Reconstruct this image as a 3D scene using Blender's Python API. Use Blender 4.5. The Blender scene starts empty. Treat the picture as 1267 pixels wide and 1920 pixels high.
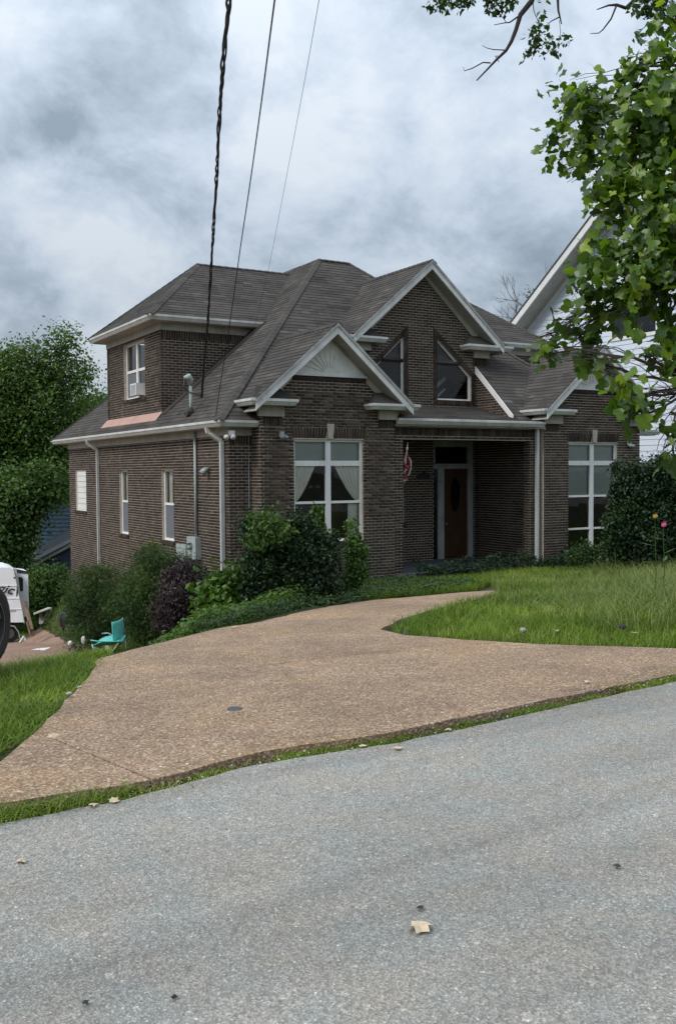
import bpy, math, random
import numpy as np
from mathutils import Vector, Matrix, geometry
random.seed(7); rng = np.random.default_rng(7)
S = bpy.context.scene
COL = S.collection

# ------------------------------------------------------------------ camera
F_PX, YAW, PITCH, ROLL = 1810.4, 0.52956, 0.0417733, 0.00595477
FWD = Vector((math.sin(YAW)*math.cos(PITCH), math.cos(YAW)*math.cos(PITCH), -math.sin(PITCH)))
_R0 = Vector((math.cos(YAW), -math.sin(YAW), 0)); _D0 = FWD.cross(_R0)
RGT = _R0*math.cos(ROLL) + _D0*math.sin(ROLL)
DWN = _D0*math.cos(ROLL) - _R0*math.sin(ROLL)
EYE = Vector((0, 0, 1.6))
cam = bpy.data.objects.new('camera', bpy.data.cameras.new('camera')); COL.objects.link(cam)
m = Matrix.Identity(4)
for i in range(3):
    m[i][0] = RGT[i]; m[i][1] = -DWN[i]; m[i][2] = -FWD[i]; m[i][3] = EYE[i]
cam.matrix_world = m
cam.data.sensor_fit = 'VERTICAL'; cam.data.sensor_height = 36; cam.data.lens = 36*F_PX/1920
cam.data.clip_start = 0.05; cam.data.clip_end = 3000
S.camera = cam
def at(u, v, t):
    """photo pixel (1267x1920) at forward depth t -> world point"""
    return EYE + (FWD + RGT*((u-633.5)/F_PX) + DWN*((v-960)/F_PX))*t

# ------------------------------------------------------------------ world, sun, exposure
SUN_EL, SUN_AZ = math.radians(45), math.radians(-98)     # azimuth from +Y towards +X
W = bpy.data.worlds.new('World'); S.world = W; W.use_nodes = True
nt = W.node_tree; nt.nodes.clear()
def N(tree, typ, **k):
    n = tree.nodes.new(typ)
    for a, b in k.items():
        if a == 'inp':
            for key, val in b.items(): n.inputs[key].default_value = val
        else: setattr(n, a, b)
    return n
out = N(nt, 'ShaderNodeOutputWorld'); bg = N(nt, 'ShaderNodeBackground', inp={'Strength': 0.1})
sky = N(nt, 'ShaderNodeTexSky', sky_type='NISHITA'); sky.sun_disc = False
sky.sun_elevation = SUN_EL; sky.sun_rotation = SUN_AZ
geo = N(nt, 'ShaderNodeTexCoord')
sep = N(nt, 'ShaderNodeSeparateXYZ'); nt.links.new(geo.outputs['Generated'], sep.inputs[0])
zz = N(nt, 'ShaderNodeMath', operation='MAXIMUM', inp={1: 0.0}); nt.links.new(sep.outputs[2], zz.inputs[0])
za = N(nt, 'ShaderNodeMath', operation='ADD', inp={1: 0.75}); nt.links.new(zz.outputs[0], za.inputs[0])
dv = N(nt, 'ShaderNodeVectorMath', operation='DIVIDE')
cmb = N(nt, 'ShaderNodeCombineXYZ')
for i in range(3): nt.links.new(za.outputs[0], cmb.inputs[i])
nt.links.new(geo.outputs['Generated'], dv.inputs[0]); nt.links.new(cmb.outputs[0], dv.inputs[1])
def noise(tree, vec, scale, detail=6, rough=.55, dist=0.0, off=None):
    n = N(tree, 'ShaderNodeTexNoise', inp={'Scale': scale, 'Detail': detail, 'Roughness': rough, 'Distortion': dist})
    if off is not None:
        a = N(tree, 'ShaderNodeVectorMath', operation='ADD', inp={1: off}); tree.links.new(vec, a.inputs[0]); vec = a.outputs[0]
    if vec is not None: tree.links.new(vec, n.inputs['Vector'])
    return n
def ramp(tree, fac, stops, interp='LINEAR'):
    r = N(tree, 'ShaderNodeValToRGB'); r.color_ramp.interpolation = interp
    e = r.color_ramp.elements
    while len(e) < len(stops): e.new(.5)
    for k, (p, c) in enumerate(stops):
        e[k].position = p; e[k].color = (c if len(c) == 4 else (*c, 1)) if isinstance(c, tuple) else (c, c, c, 1)
    tree.links.new(fac, r.inputs[0]); return r
def mix(tree, a, b, fac, mode='MIX'):
    n = N(tree, 'ShaderNodeMix', data_type='RGBA', blend_type=mode)
    for idx, val in ((6, a), (7, b)):
        if hasattr(val, 'is_output'): tree.links.new(val, n.inputs[idx])
        else: n.inputs[idx].default_value = (*val, 1) if len(val) == 3 else val
    if hasattr(fac, 'is_output'): tree.links.new(fac, n.inputs[0])
    else: n.inputs[0].default_value = fac
    return n.outputs[2]
n1 = noise(nt, dv.outputs[0], 3.4, 5, .45, .2, (3.1, 1.7, 0))
n2 = noise(nt, dv.outputs[0], 8.5, 10, .62, .25, (9.1, 4.7, 2))
sm = N(nt, 'ShaderNodeMath', operation='MULTIPLY_ADD', inp={1: .46}); nt.links.new(n2.outputs[0], sm.inputs[0]); 
m1 = N(nt, 'ShaderNodeMath', operation='MULTIPLY', inp={1: .60}); nt.links.new(n1.outputs[0], m1.inputs[0]); nt.links.new(m1.outputs[0], sm.inputs[2])
CL = 10.0
rc = ramp(nt, sm.outputs[0], [(.41, (.27*CL, .335*CL, .405*CL)), (.475, (.40*CL, .475*CL, .56*CL)), (.53, (.52*CL, .60*CL, .70*CL)), (.61, (.67*CL, .73*CL, .80*CL))])
el = N(nt, 'ShaderNodeMath', operation='MULTIPLY_ADD', inp={1: 1.0, 2: .44}); nt.links.new(zz.outputs[0], el.inputs[0])
vm = N(nt, 'ShaderNodeVectorMath', operation='SCALE'); nt.links.new(rc.outputs[0], vm.inputs[0]); nt.links.new(el.outputs[0], vm.inputs['Scale'])
cl = mix(nt, sky.outputs[0], vm.outputs[0], .93)
nt.links.new(cl, bg.inputs[0]); nt.links.new(bg.outputs[0], out.inputs[0])
sun = bpy.data.lights.new('sun', 'SUN'); sun.energy = 1.5; sun.angle = math.radians(20); sun.color = (1, .96, .9)
so = bpy.data.objects.new('sun', sun); COL.objects.link(so)
sd = Vector((math.sin(SUN_AZ)*math.cos(SUN_EL), math.cos(SUN_AZ)*math.cos(SUN_EL), math.sin(SUN_EL)))
so.rotation_euler = sd.to_track_quat('Z', 'Y').to_euler(); so.location = (0, 0, 40)
S.view_settings.view_transform = 'Standard'; S.view_settings.look = 'None'
S.view_settings.exposure = 0.65; S.view_settings.gamma = 1
S.render.engine = 'CYCLES'
S.cycles.max_bounces = 6; S.cycles.transparent_max_bounces = 12; S.cycles.caustics_reflective = False; S.cycles.caustics_refractive = False

# ------------------------------------------------------------------ materials
def newmat(name):
    mt = bpy.data.materials.new(name); mt.use_nodes = True
    t = mt.node_tree; b = t.nodes['Principled BSDF']
    return mt, t, b
def oc(t):
    return N(t, 'ShaderNodeTexCoord').outputs['Object']
def bump(t, b, h, dist=.01, strength=.6):
    n = N(t, 'ShaderNodeBump', inp={'Distance': dist, 'Strength': strength}); t.links.new(h, n.inputs['Height']); t.links.new(n.outputs[0], b.inputs['Normal'])
def simple(name, col, rough=.6, metal=0, var=.12, scale=6, bmp=0, bscale=60, spec=.5):
    mt, t, b = newmat(name)
    n = noise(t, oc(t), scale, 6, .6)
    c = tuple(x*(1-var) for x in col); d = tuple(min(1, x*(1+var)) for x in col)
    r = ramp(t, n.outputs[0], [(.3, c), (.7, d)])
    t.links.new(r.outputs[0], b.inputs['Base Color'])
    b.inputs['Roughness'].default_value = rough; b.inputs['Metallic'].default_value = metal
    b.inputs['Specular IOR Level'].default_value = spec
    if bmp: bump(t, b, noise(t, oc(t), bscale, 5, .6).outputs[0], bmp)
    return mt
def attr(t, n='rnd'):
    return N(t, 'ShaderNodeAttribute', attribute_name=n)
def brick_mat():
    mt, t, b = newmat('brick')
    a = attr(t)
    r = ramp(t, a.outputs['Fac'], [(0, (.020, .015, .012)), (.3, (.036, .026, .0205)), (.55, (.053, .038, .029)), (.8, (.074, .052, .038)), (1, (.115, .085, .062))])
    n = noise(t, oc(t), 45, 6, .65)
    s = ramp(t, n.outputs[0], [(.3, .65), (.7, 1.35)])
    big = ramp(t, noise(t, oc(t), .6, 4, .6).outputs[0], [(.3, .8), (.7, 1.2)])
    c = mix(t, mix(t, r.outputs[0], s.outputs[0], 1, 'MULTIPLY'), big.outputs[0], 1, 'MULTIPLY')
    eff = ramp(t, noise(t, oc(t), 1.9, 8, .7, .4, (3, 3, 3)).outputs[0], [(.50, 0.0), (.72, .35)])
    c = mix(t, c, (.17, .14, .115), eff.outputs[0])
    t.links.new(c, b.inputs['Base Color']); b.inputs['Roughness'].default_value = .9
    b.inputs['Specular IOR Level'].default_value = .25
    bump(t, b, n.outputs[0], .004); return mt
def shingle_mat():
    mt, t, b = newmat('shingle')
    a = attr(t)
    r = ramp(t, a.outputs['Fac'], [(0, (.044, .040, .037)), (.35, (.064, .058, .053)), (.7, (.082, .075, .068)), (1, (.115, .105, .095))])
    n = noise(t, oc(t), 120, 4, .7); s = ramp(t, n.outputs[0], [(.3, .72), (.7, 1.3)])
    big = ramp(t, noise(t, oc(t), .8, 5, .65).outputs[0], [(.3, .78), (.7, 1.18)])
    c = mix(t, mix(t, r.outputs[0], s.outputs[0], 1, 'MULTIPLY'), big.outputs[0], 1, 'MULTIPLY')
    t.links.new(c, b.inputs['Base Color']); b.inputs['Roughness'].default_value = .95
    b.inputs['Specular IOR Level'].default_value = .2
    bump(t, b, n.outputs[0], .004); return mt
def leaf_mat(name, stops, trans=.35, rough=.5, spec=.35):
    mt, t, b = newmat(name)
    a = attr(t); r = ramp(t, a.outputs['Fac'], stops)
    n = noise(t, oc(t), 1.3, 3, .6); s = ramp(t, n.outputs[0], [(.3, .72), (.7, 1.25)])
    c = mix(t, r.outputs[0], s.outputs[0], 1, 'MULTIPLY')
    t.links.new(c, b.inputs['Base Color']); b.inputs['Roughness'].default_value = rough
    b.inputs['Specular IOR Level'].default_value = spec
    tr = N(t, 'ShaderNodeBsdfTranslucent')
    bright = mix(t, c, (1.25, 1.3, .55), 1, 'MULTIPLY')
    t.links.new(bright, tr.inputs[0])
    ms = N(t, 'ShaderNodeMixShader', inp={0: trans})
    t.links.new(b.outputs[0], ms.inputs[1]); t.links.new(tr.outputs[0], ms.inputs[2])
    t.links.new(ms.outputs[0], t.nodes['Material Output'].inputs[0]); return mt
def glass_mat(name, tint=(.75, .8, .8), rough=.02, ior=1.6):
    mt, t, b = newmat(name)
    g = N(t, 'ShaderNodeBsdfGlossy', inp={'Roughness': rough}); g.inputs[0].default_value = (1, 1, 1, 1)
    tr = N(t, 'ShaderNodeBsdfTransparent'); tr.inputs[0].default_value = (*tint, 1)
    fr = N(t, 'ShaderNodeFresnel', inp={'IOR': ior})
    bm = N(t, 'ShaderNodeBump', inp={'Distance': .02, 'Strength': .25}); t.links.new(noise(t, oc(t), 1.6, 2, .5).outputs[0], bm.inputs['Height'])
    t.links.new(bm.outputs[0], g.inputs['Normal']); t.links.new(bm.outputs[0], fr.inputs['Normal'])
    ms = N(t, 'ShaderNodeMixShader'); t.links.new(fr.outputs[0], ms.inputs[0]); t.links.new(tr.outputs[0], ms.inputs[1]); t.links.new(g.outputs[0], ms.inputs[2])
    t.links.new(ms.outputs[0], t.nodes['Material Output'].inputs[0]); return mt
def trim_mat(name, col, dirt=.25):
    mt, t, b = newmat(name)
    n = noise(t, oc(t), 2.2, 8, .7); f = ramp(t, n.outputs[0], [(.38, 1 - dirt), (.62, 1.0)])
    st = N(t, 'ShaderNodeMapping', inp={'Scale': (9, 9, .8)}); t.links.new(oc(t), st.inputs[0])
    n2 = noise(t, st.outputs[0], 1.5, 5, .7); f2 = ramp(t, n2.outputs[0], [(.35, 1 - dirt*.8), (.6, 1.0)])
    c = mix(t, mix(t, col, f.outputs[0], 1, 'MULTIPLY'), f2.outputs[0], 1, 'MULTIPLY')
    t.links.new(c, b.inputs['Base Color']); b.inputs['Roughness'].default_value = .55; return mt
def asphalt_mat():
    mt, t, b = newmat('asphalt'); o = oc(t)
    v = N(t, 'ShaderNodeTexVoronoi', inp={'Scale': 125}); t.links.new(o, v.inputs['Vector'])
    st = ramp(t, v.outputs['Color'], [(0, (.185, .179, .160)), (.5, (.308, .296, .266)), (.80, (.395, .38, .342)), (.92, (.52, .495, .445)), (1, (.82, .78, .71))])
    e = ramp(t, v.outputs['Distance'], [(.25, 1.0), (.75, .62)])
    v2 = N(t, 'ShaderNodeTexVoronoi', inp={'Scale': 38}); t.links.new(o, v2.inputs['Vector'])
    sp = ramp(t, v2.outputs['Color'], [(0, .62), (.06, .94), (.88, 1.06), (1, 1.5)])
    n = ramp(t, noise(t, o, .5, 6, .6).outputs[0], [(.3, .86), (.7, 1.12)])
    # worn wheel tracks: long streaks along the street
    mp = N(t, 'ShaderNodeMapping', inp={'Scale': (.12, 1.6, 1), 'Rotation': (0, 0, math.radians(0))}); t.links.new(o, mp.inputs[0])
    s2 = ramp(t, noise(t, mp.outputs[0], 1.2, 6, .65, .4).outputs[0], [(.35, .84), (.6, 1.06)])
    mp3 = N(t, 'ShaderNodeMapping', inp={'Scale': (1, 1, 1)}); t.links.new(o, mp3.inputs[0])
    c = mix(t, st.outputs[0], e.outputs[0], .6, 'MULTIPLY')
    hue = ramp(t, noise(t, o, 2.6, 4, .6, .2, (4, 4, 0)).outputs[0], [(.35, (.95, 1.0, 1.03)), (.65, (1.05, 1.0, .96))])
    crk = N(t, 'ShaderNodeTexVoronoi', inp={'Scale': .55}, feature='DISTANCE_TO_EDGE')
    wv = N(t, 'ShaderNodeVectorMath', operation='ADD'); nwv = noise(t, o, 2.0, 6, .6); t.links.new(o, wv.inputs[0]); t.links.new(nwv.outputs['Color'], wv.inputs[1]); t.links.new(wv.outputs[0], crk.inputs['Vector'])
    cr = ramp(t, crk.outputs[0], [(0, .72), (.004, .9), (.010, 1.0)])
    msk = ramp(t, noise(t, o, .35, 3, .5, 0, (7, 1, 0)).outputs[0], [(.50, 0.0), (.62, .8)])
    c = mix(t, c, hue.outputs[0], 1, 'MULTIPLY'); c = mix(t, c, mix(t, (1, 1, 1), cr.outputs[0], msk.outputs[0]), 1, 'MULTIPLY')
    for k in (sp, n, s2): c = mix(t, c, k.outputs[0], 1, 'MULTIPLY')
    # stain line where a wheel path ran wet
    sp3 = N(t, 'ShaderNodeSeparateXYZ'); t.links.new(o, sp3.inputs[0])
    wob = noise(t, o, 1.1, 5, .6)
    ln = N(t, 'ShaderNodeMath', operation='MULTIPLY_ADD', inp={1: -.10}); t.links.new(sp3.outputs[0], ln.inputs[0]); t.links.new(sp3.outputs[1], ln.inputs[2])
    l2 = N(t, 'ShaderNodeMath', operation='MULTIPLY_ADD', inp={1: .30}); t.links.new(wob.outputs[0], l2.inputs[0]); t.links.new(ln.outputs[0], l2.inputs[2])
    l3 = N(t, 'ShaderNodeMath', operation='SUBTRACT', inp={1: 3.12}); t.links.new(l2.outputs[0], l3.inputs[0])
    l4 = N(t, 'ShaderNodeMath', operation='ABSOLUTE'); t.links.new(l3.outputs[0], l4.inputs[0])
    dk = ramp(t, l4.outputs[0], [(0, .90), (.04, .94), (.10, 1.0)])
    c = mix(t, c, dk.outputs[0], 1, 'MULTIPLY')
    t.links.new(c, b.inputs['Base Color']); b.inputs['Roughness'].default_value = .85
    b.inputs['Specular IOR Level'].default_value = .35
    bump(t, b, v.outputs['Distance'], .004, .9); return mt
def aggregate_mat(name, k=1.0):
    mt, t, b = newmat(name); o = oc(t)
    v = N(t, 'ShaderNodeTexVoronoi', inp={'Scale': 66}); t.links.new(o, v.inputs['Vector'])
    st = ramp(t, v.outputs['Color'], [(0, (.15*k, .098*k, .064*k)), (.35, (.27*k, .185*k, .12*k)), (.7, (.37*k, .27*k, .18*k)), (.90, (.52*k, .42*k, .31*k)), (1, (.80*k, .72*k, .60*k))])
    e = ramp(t, v.outputs['Distance'], [(.25, 1.0), (.8, .55)])
    n = ramp(t, noise(t, o, .55, 7, .65).outputs[0], [(.3, .80), (.7, 1.15)])
    n2 = ramp(t, noise(t, o, 4, 6, .7).outputs[0], [(.3, .86), (.7, 1.1)])
    n3 = ramp(t, noise(t, o, .9, 5, .6, .3, (5, 3, 0)).outputs[0], [(.35, (.88, .85, .86)), (.5, (1.02, .99, .99)), (.68, (1.15, 1.07, .94))])
    st4 = ramp(t, noise(t, o, 1.7, 8, .75, .6, (1, 8, 0)).outputs[0], [(.30, .74), (.40, 1.0)])
    c = mix(t, st.outputs[0], e.outputs[0], .75, 'MULTIPLY')
    for q in (n, n2, n3, st4): c = mix(t, c, q.outputs[0], 1, 'MULTIPLY')
    t.links.new(c, b.inputs['Base Color']); b.inputs['Roughness'].default_value = .9
    b.inputs['Specular IOR Level'].default_value = .3
    bump(t, b, v.outputs['Distance'], .006, .9); return mt
def soil_mat():
    mt, t, b = newmat('soil'); o = oc(t)
    r = ramp(t, noise(t, o, 1.6, 8, .7).outputs[0], [(.3, (.025, .035, .012)), (.5, (.04, .05, .018)), (.7, (.085, .065, .04))])
    t.links.new(r.outputs[0], b.inputs['Base Color']); b.inputs['Roughness'].default_value = 1
    bump(t, b, noise(t, o, 30, 6, .7).outputs[0], .03); return mt
def door_mat():
    mt, t, b = newmat('door wood'); mp = N(t, 'ShaderNodeMapping', inp={'Scale': (14, 14, 1)}); t.links.new(oc(t), mp.inputs[0])
    r = ramp(t, noise(t, mp.outputs[0], 2, 6, .6, .5).outputs[0], [(.3, (.030, .015, .008)), (.7, (.085, .042, .020))])
    t.links.new(r.outputs[0], b.inputs['Base Color']); b.inputs['Roughness'].default_value = .35; return mt
M_ = {}
M_['brick'] = brick_mat(); M_['shingle'] = shingle_mat()
M_['mortar'] = simple('mortar', (.52, .455, .375), .95, var=.22, scale=9, bmp=.004, bscale=90)
M_['trim'] = trim_mat('trim', (.74, .74, .71), .18); M_['gutter'] = trim_mat('gutter paint', (.64, .65, .62), .22)
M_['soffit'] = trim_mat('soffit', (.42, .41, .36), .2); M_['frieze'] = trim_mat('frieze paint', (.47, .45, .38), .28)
M_['white'] = trim_mat('white vinyl', (.78, .78, .76), .1); M_['door'] = door_mat()
M_['dimtrim'] = trim_mat('weathered trim', (.42, .43, .42), .3)
M_['glass'] = glass_mat('window glass', (.95, .97, .96), ior=1.45); M_['darkglass'] = glass_mat('dark glass', (.25, .28, .3))
M_['curtain'] = simple('curtain cloth', (.88, .85, .76), .9, var=.08, scale=3)
M_['shade'] = simple('window shade', (.36, .42, .38), .9, var=.06, scale=2)
M_['screen'] = simple('insect screen', (.13, .14, .16), .8, var=.06)
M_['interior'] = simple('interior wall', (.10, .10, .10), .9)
M_['keystone'] = simple('cast stone', (.42, .38, .31), .85, var=.15, scale=12, bmp=.003)
M_['metal'] = simple('galvanised steel', (.30, .34, .35), .45, .6, var=.15)
M_['greymetal'] = simple('grey enamel', (.33, .37, .36), .5, var=.12)
M_['darkbrown'] = simple('dark brown matte', (.035, .028, .026), .8, var=.3, scale=5)
M_['copper'] = simple('pink flashing', (.44, .27, .22), .6, var=.15, scale=4)
M_['black'] = simple('black rubber', (.018, .018, .018), .75, var=.2)
M_['cable'] = simple('cable sheath', (.012, .012, .013), .6)
M_['rim'] = simple('wheel rim', (.20, .20, .21), .35, .8)
M_['paint'] = simple('dark car paint', (.012, .012, .014), .25)
M_['asphalt'] = asphalt_mat(); M_['aggregate'] = aggregate_mat('exposed aggregate', 1.12); M_['pad'] = simple('worn red concrete', (.27, .17, .12), .9, var=.25, scale=1.5, bmp=.003)
M_['soil'] = soil_mat()
M_['siding'] = trim_mat('pale siding', (.66, .72, .82), .06)
M_['bluesiding'] = simple('blue siding', (.085, .125, .175), .7, var=.08)
M_['lightblue'] = simple('light blue siding', (.19, .28, .38), .7, var=.08)
M_['greyroof'] = simple('grey roof', (.07, .08, .09), .95, var=.15, scale=3)
M_['rv'] = trim_mat('trailer skin', (.80, .81, .84), .06); M_['rvtext'] = simple('trailer decal', (.03, .035, .045), .4)
M_['teal'] = simple('turquoise canvas', (.12, .50, .45), .8, var=.1, scale=8); M_['chairframe'] = simple('chair tube', (.30, .36, .36), .4, .5)
M_['wood'] = simple('weathered wood', (.20, .14, .09), .85, var=.3, scale=5); M_['palewood'] = simple('pale board', (.48, .46, .42), .85, var=.15)
M_['bark'] = simple('bark', (.07, .055, .045), .95, var=.35, scale=14, bmp=.01, bscale=30)
M_['darkbark'] = simple('dark bark', (.035, .028, .022), .95, var=.35, scale=14)
M_['bareb'] = simple('bare bark', (.17, .15, .15), .95, var=.2, scale=10)
M_['dryleaf'] = simple('dry leaf', (.50, .40, .27), .8, var=.2, scale=20)
M_['white_plastic'] = simple('white plastic', (.75, .75, .74), .4, var=.04)
M_['stone'] = simple('stone', (.35, .33, .30), .9, var=.25, scale=8, bmp=.01)
M_['flagred'] = simple('flag red', (.25, .035, .04), .85); M_['flagwhite'] = simple('flag white', (.60, .50, .50), .85); M_['flagblue'] = simple('flag blue', (.03, .035, .09), .85)
M_['pink'] = simple('pink petals', (.75, .16, .32), .6); M_['yellow'] = simple('yellow petals', (.55, .38, .08), .6)
GL = [(0, (.030, .060, .014)), (.4, (.055, .11, .02)), (.75, (.095, .165, .03)), (1, (.17, .235, .05))]
M_['leaf_big'] = leaf_mat('broad leaf', [(0, (.028, .062, .010)), (.4, (.06, .125, .014)), (.75, (.13, .225, .02)), (1, (.28, .37, .035))], .42, .38, .5)
M_['leaf_far'] = leaf_mat('tree leaf', [(0, (.025, .06, .014)), (.5, (.05, .105, .02)), (1, (.115, .19, .035))], .3, .6)
M_['leaf_dim'] = leaf_mat('dull leaf', [(0, (.015, .035, .012)), (.5, (.032, .07, .018)), (1, (.085, .14, .03))], .25, .55)
M_['leaf_mid'] = leaf_mat('mid tree leaf', [(0, (.028, .066, .014)), (.5, (.058, .12, .02)), (1, (.13, .21, .035))], .32, .55)
M_['leaf_bright'] = leaf_mat('bright tree leaf', [(0, (.035, .08, .014)), (.5, (.075, .15, .022)), (1, (.16, .26, .04))], .35, .55)
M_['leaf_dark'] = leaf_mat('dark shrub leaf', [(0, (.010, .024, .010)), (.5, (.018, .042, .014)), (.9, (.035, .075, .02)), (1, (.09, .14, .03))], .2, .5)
M_['leaf_needle'] = leaf_mat('feathery leaf', [(0, (.020, .046, .018)), (.5, (.042, .088, .022)), (.85, (.095, .155, .03)), (1, (.15, .17, .05))], .25, .6)
M_['leaf_purple'] = leaf_mat('purple leaf', [(0, (.025, .017, .022)), (.6, (.05, .033, .038)), (.95, (.085, .06, .06)), (1, (.12, .10, .06))], .2, .6)
M_['leaf_vine'] = leaf_mat('vine leaf', [(0, (.03, .07, .014)), (.5, (.06, .13, .022)), (1, (.14, .22, .04))], .35, .45)
M_['grass'] = leaf_mat('grass blade', [(0, (.055, .105, .012)), (.5, (.135, .215, .020)), (.85, (.24, .32, .045)), (.94, (.36, .35, .13)), (1, (.48, .42, .21))], .3, .6, .25)
M_['weed'] = leaf_mat('weed stalk', [(0, (.07, .12, .03)), (.5, (.15, .21, .045)), (1, (.34, .33, .15))], .3, .6, .25)

# ------------------------------------------------------------------ mesh helpers
def link(o, parent=None, label=None, cat=None, group=None, kind=None):
    COL.objects.link(o)
    if parent is not None: o.parent = parent
    for k, v in (('label', label), ('category', cat), ('group', group), ('kind', kind)):
        if v: o[k] = v
    return o
def empty(name, loc=(0, 0, 0), label=None, cat=None, group=None, rz=0, parent=None):
    o = bpy.data.objects.new(name, None); o.location = loc; o.rotation_euler = (0, 0, rz); o.empty_display_size = .1
    return link(o, parent, label, cat, group)
def wm(parent):
    m_ = Matrix.Identity(4); p = parent
    while p is not None:
        m_ = (Matrix.Translation(p.location) @ p.rotation_euler.to_matrix().to_4x4()) @ m_; p = p.parent
    return m_
class MB:
    def __init__(s): s.v = []; s.f = []; s.r = []
    def add(s, vs, fs, r=.5):
        b = len(s.v); s.v += [tuple(x) for x in vs]; s.f += [tuple(i+b for i in f) for f in fs]; s.r += [r]*len(fs)
        return s
    def box(s, x0, x1, y0, y1, z0, z1, r=.5):
        return s.add([(x0,y0,z0),(x1,y0,z0),(x1,y1,z0),(x0,y1,z0),(x0,y0,z1),(x1,y0,z1),(x1,y1,z1),(x0,y1,z1)],
                     [(0,3,2,1),(4,5,6,7),(0,1,5,4),(1,2,6,5),(2,3,7,6),(3,0,4,7)], r)
    def prism(s, pts, vec, r=.5):
        """pts: planar polygon, extruded by vec"""
        n = len(pts); vec = Vector(vec); P = [Vector(p) for p in pts]; Q = [p + vec for p in P]
        nn = Vector((0, 0, 0))
        for i in range(n): nn += P[i].cross(P[(i+1) % n])
        flip = nn.dot(vec) > 0
        fs = [tuple(range(n)), tuple(range(2*n-1, n-1, -1))] + [(i, i+n, (i+1) % n+n, (i+1) % n) for i in range(n)]
        if flip: fs = [f[::-1] for f in fs]
        return s.add(P + Q, fs, r)
    def bar(s, p, q, w, h, up=(0, 0, 1), r=.5):
        p, q = Vector(p), Vector(q); d = (q-p).normalized(); up = Vector(up)
        if abs(d.dot(up)) > .98: up = Vector((1, 0, 0))
        a = d.cross(up).normalized()*(w/2); b = a.cross(d).normalized()*(h/2)
        vs = [p-a-b, p+a-b, p+a+b, p-a+b, q-a-b, q+a-b, q+a+b, q-a+b]
        return s.add(vs, [(0,1,2,3),(7,6,5,4),(0,4,5,1),(1,5,6,2),(2,6,7,3),(3,7,4,0)], r)
    def tube(s, pts, rad, n=8, r=.5, cap=True):
        pts = [Vector(p) for p in pts]; k = len(pts)
        if not hasattr(rad, '__len__'): rad = [rad]*k
        b = len(s.v); prev = None
        for i, p in enumerate(pts):
            d = (pts[min(i+1, k-1)] - pts[max(i-1, 0)]).normalized()
            if prev is None:
                a = d.orthogonal().normalized()
            else:
                a = (prev - d*prev.dot(d)); a = a.normalized() if a.length > 1e-6 else d.orthogonal().normalized()
            prev = a; c = d.cross(a)
            for j in range(n):
                an = 2*math.pi*j/n; s.v.append(tuple(p + (a*math.cos(an) + c*math.sin(an))*rad[i]))
        for i in range(k-1):
            for j in range(n):
                s.f.append((b+i*n+j, b+i*n+(j+1) % n, b+(i+1)*n+(j+1) % n, b+(i+1)*n+j)); s.r.append(r)
        if cap:
            s.f.append(tuple(b+j for j in range(n))[::-1]); s.r.append(r)
            s.f.append(tuple(b+(k-1)*n+j for j in range(n))); s.r.append(r)
        return s
    def mesh(s, name, mat, smooth=False):
        me = bpy.data.meshes.new(name); me.from_pydata(s.v, [], s.f)
        a = me.attributes.new('rnd', 'FLOAT', 'FACE'); a.data.foreach_set('value', s.r)
        me.materials.append(mat)
        if smooth: me.polygons.foreach_set('use_smooth', [True]*len(me.polygons))
        me.validate(); return me
    def build(s, name, mat, parent=None, smooth=False, **k):
        if isinstance(mat, str): mat = M_[mat]
        if parent is not None:
            w = wm(parent).inverted()
            s.v = [tuple(w @ Vector(p)) for p in s.v]
        return link(bpy.data.objects.new(name, s.mesh(name, mat, smooth)), parent, **k)
def clip(poly, cp):
    """clip 2-D polygon by convex ccw polygon"""
    n = len(cp)
    for i in range(n):
        ax, ay = cp[i]; bx, by = cp[(i+1) % n]; res = []
        if not poly: return []
        f = lambda p: (bx-ax)*(p[1]-ay) - (by-ay)*(p[0]-ax)
        for j in range(len(poly)):
            p, q = poly[j], poly[(j+1) % len(poly)]; fp, fq = f(p), f(q)
            if fp >= -1e-9: res.append(p)
            if (fp > 1e-9 and fq < -1e-9) or (fp < -1e-9 and fq > 1e-9):
                t = fp/(fp-fq); res.append((p[0]+(q[0]-p[0])*t, p[1]+(q[1]-p[1])*t))
        poly = res
    return poly
def area(p):
    return abs(sum(p[i][0]*p[(i+1) % len(p)][1]-p[(i+1) % len(p)][0]*p[i][1] for i in range(len(p))))/2
def ccw(p):
    s_ = sum(p[i][0]*p[(i+1) % len(p)][1]-p[(i+1) % len(p)][0]*p[i][1] for i in range(len(p)))
    return p if s_ > 0 else p[::-1]
class Frame:
    def __init__(s, O, U, V):
        s.O, s.U, s.V = Vector(O), Vector(U).normalized(), Vector(V).normalized(); s.N = s.U.cross(s.V)
    def p(s, u, v, n=0): return s.O + s.U*u + s.V*v + s.N*n
def cut(u0, v0, u1, v1, holes):
    vs = sorted({v0, v1, *[min(max(h[k], v0), v1) for h in holes for k in (1, 3)]}); res = []
    for a, b in zip(vs, vs[1:]):
        if b-a < 1e-4: continue
        mid = (a+b)/2; segs = [(u0, u1)]
        for h in holes:
            if h[1] < mid < h[3]:
                ns = []
                for p, q in segs:
                    if h[0] > p: ns.append((p, min(q, h[0])))
                    if h[2] < q: ns.append((max(p, h[2]), q))
                segs = [x for x in ns if x[1]-x[0] > 1e-4]
        res += [[(p, a), (q, a), (q, b), (p, b)] for p, q in segs]
    return res
TERR = {}
def ss(x): x = min(max(x, 0.0), 1.0); return x*x*(3-2*x)
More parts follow.
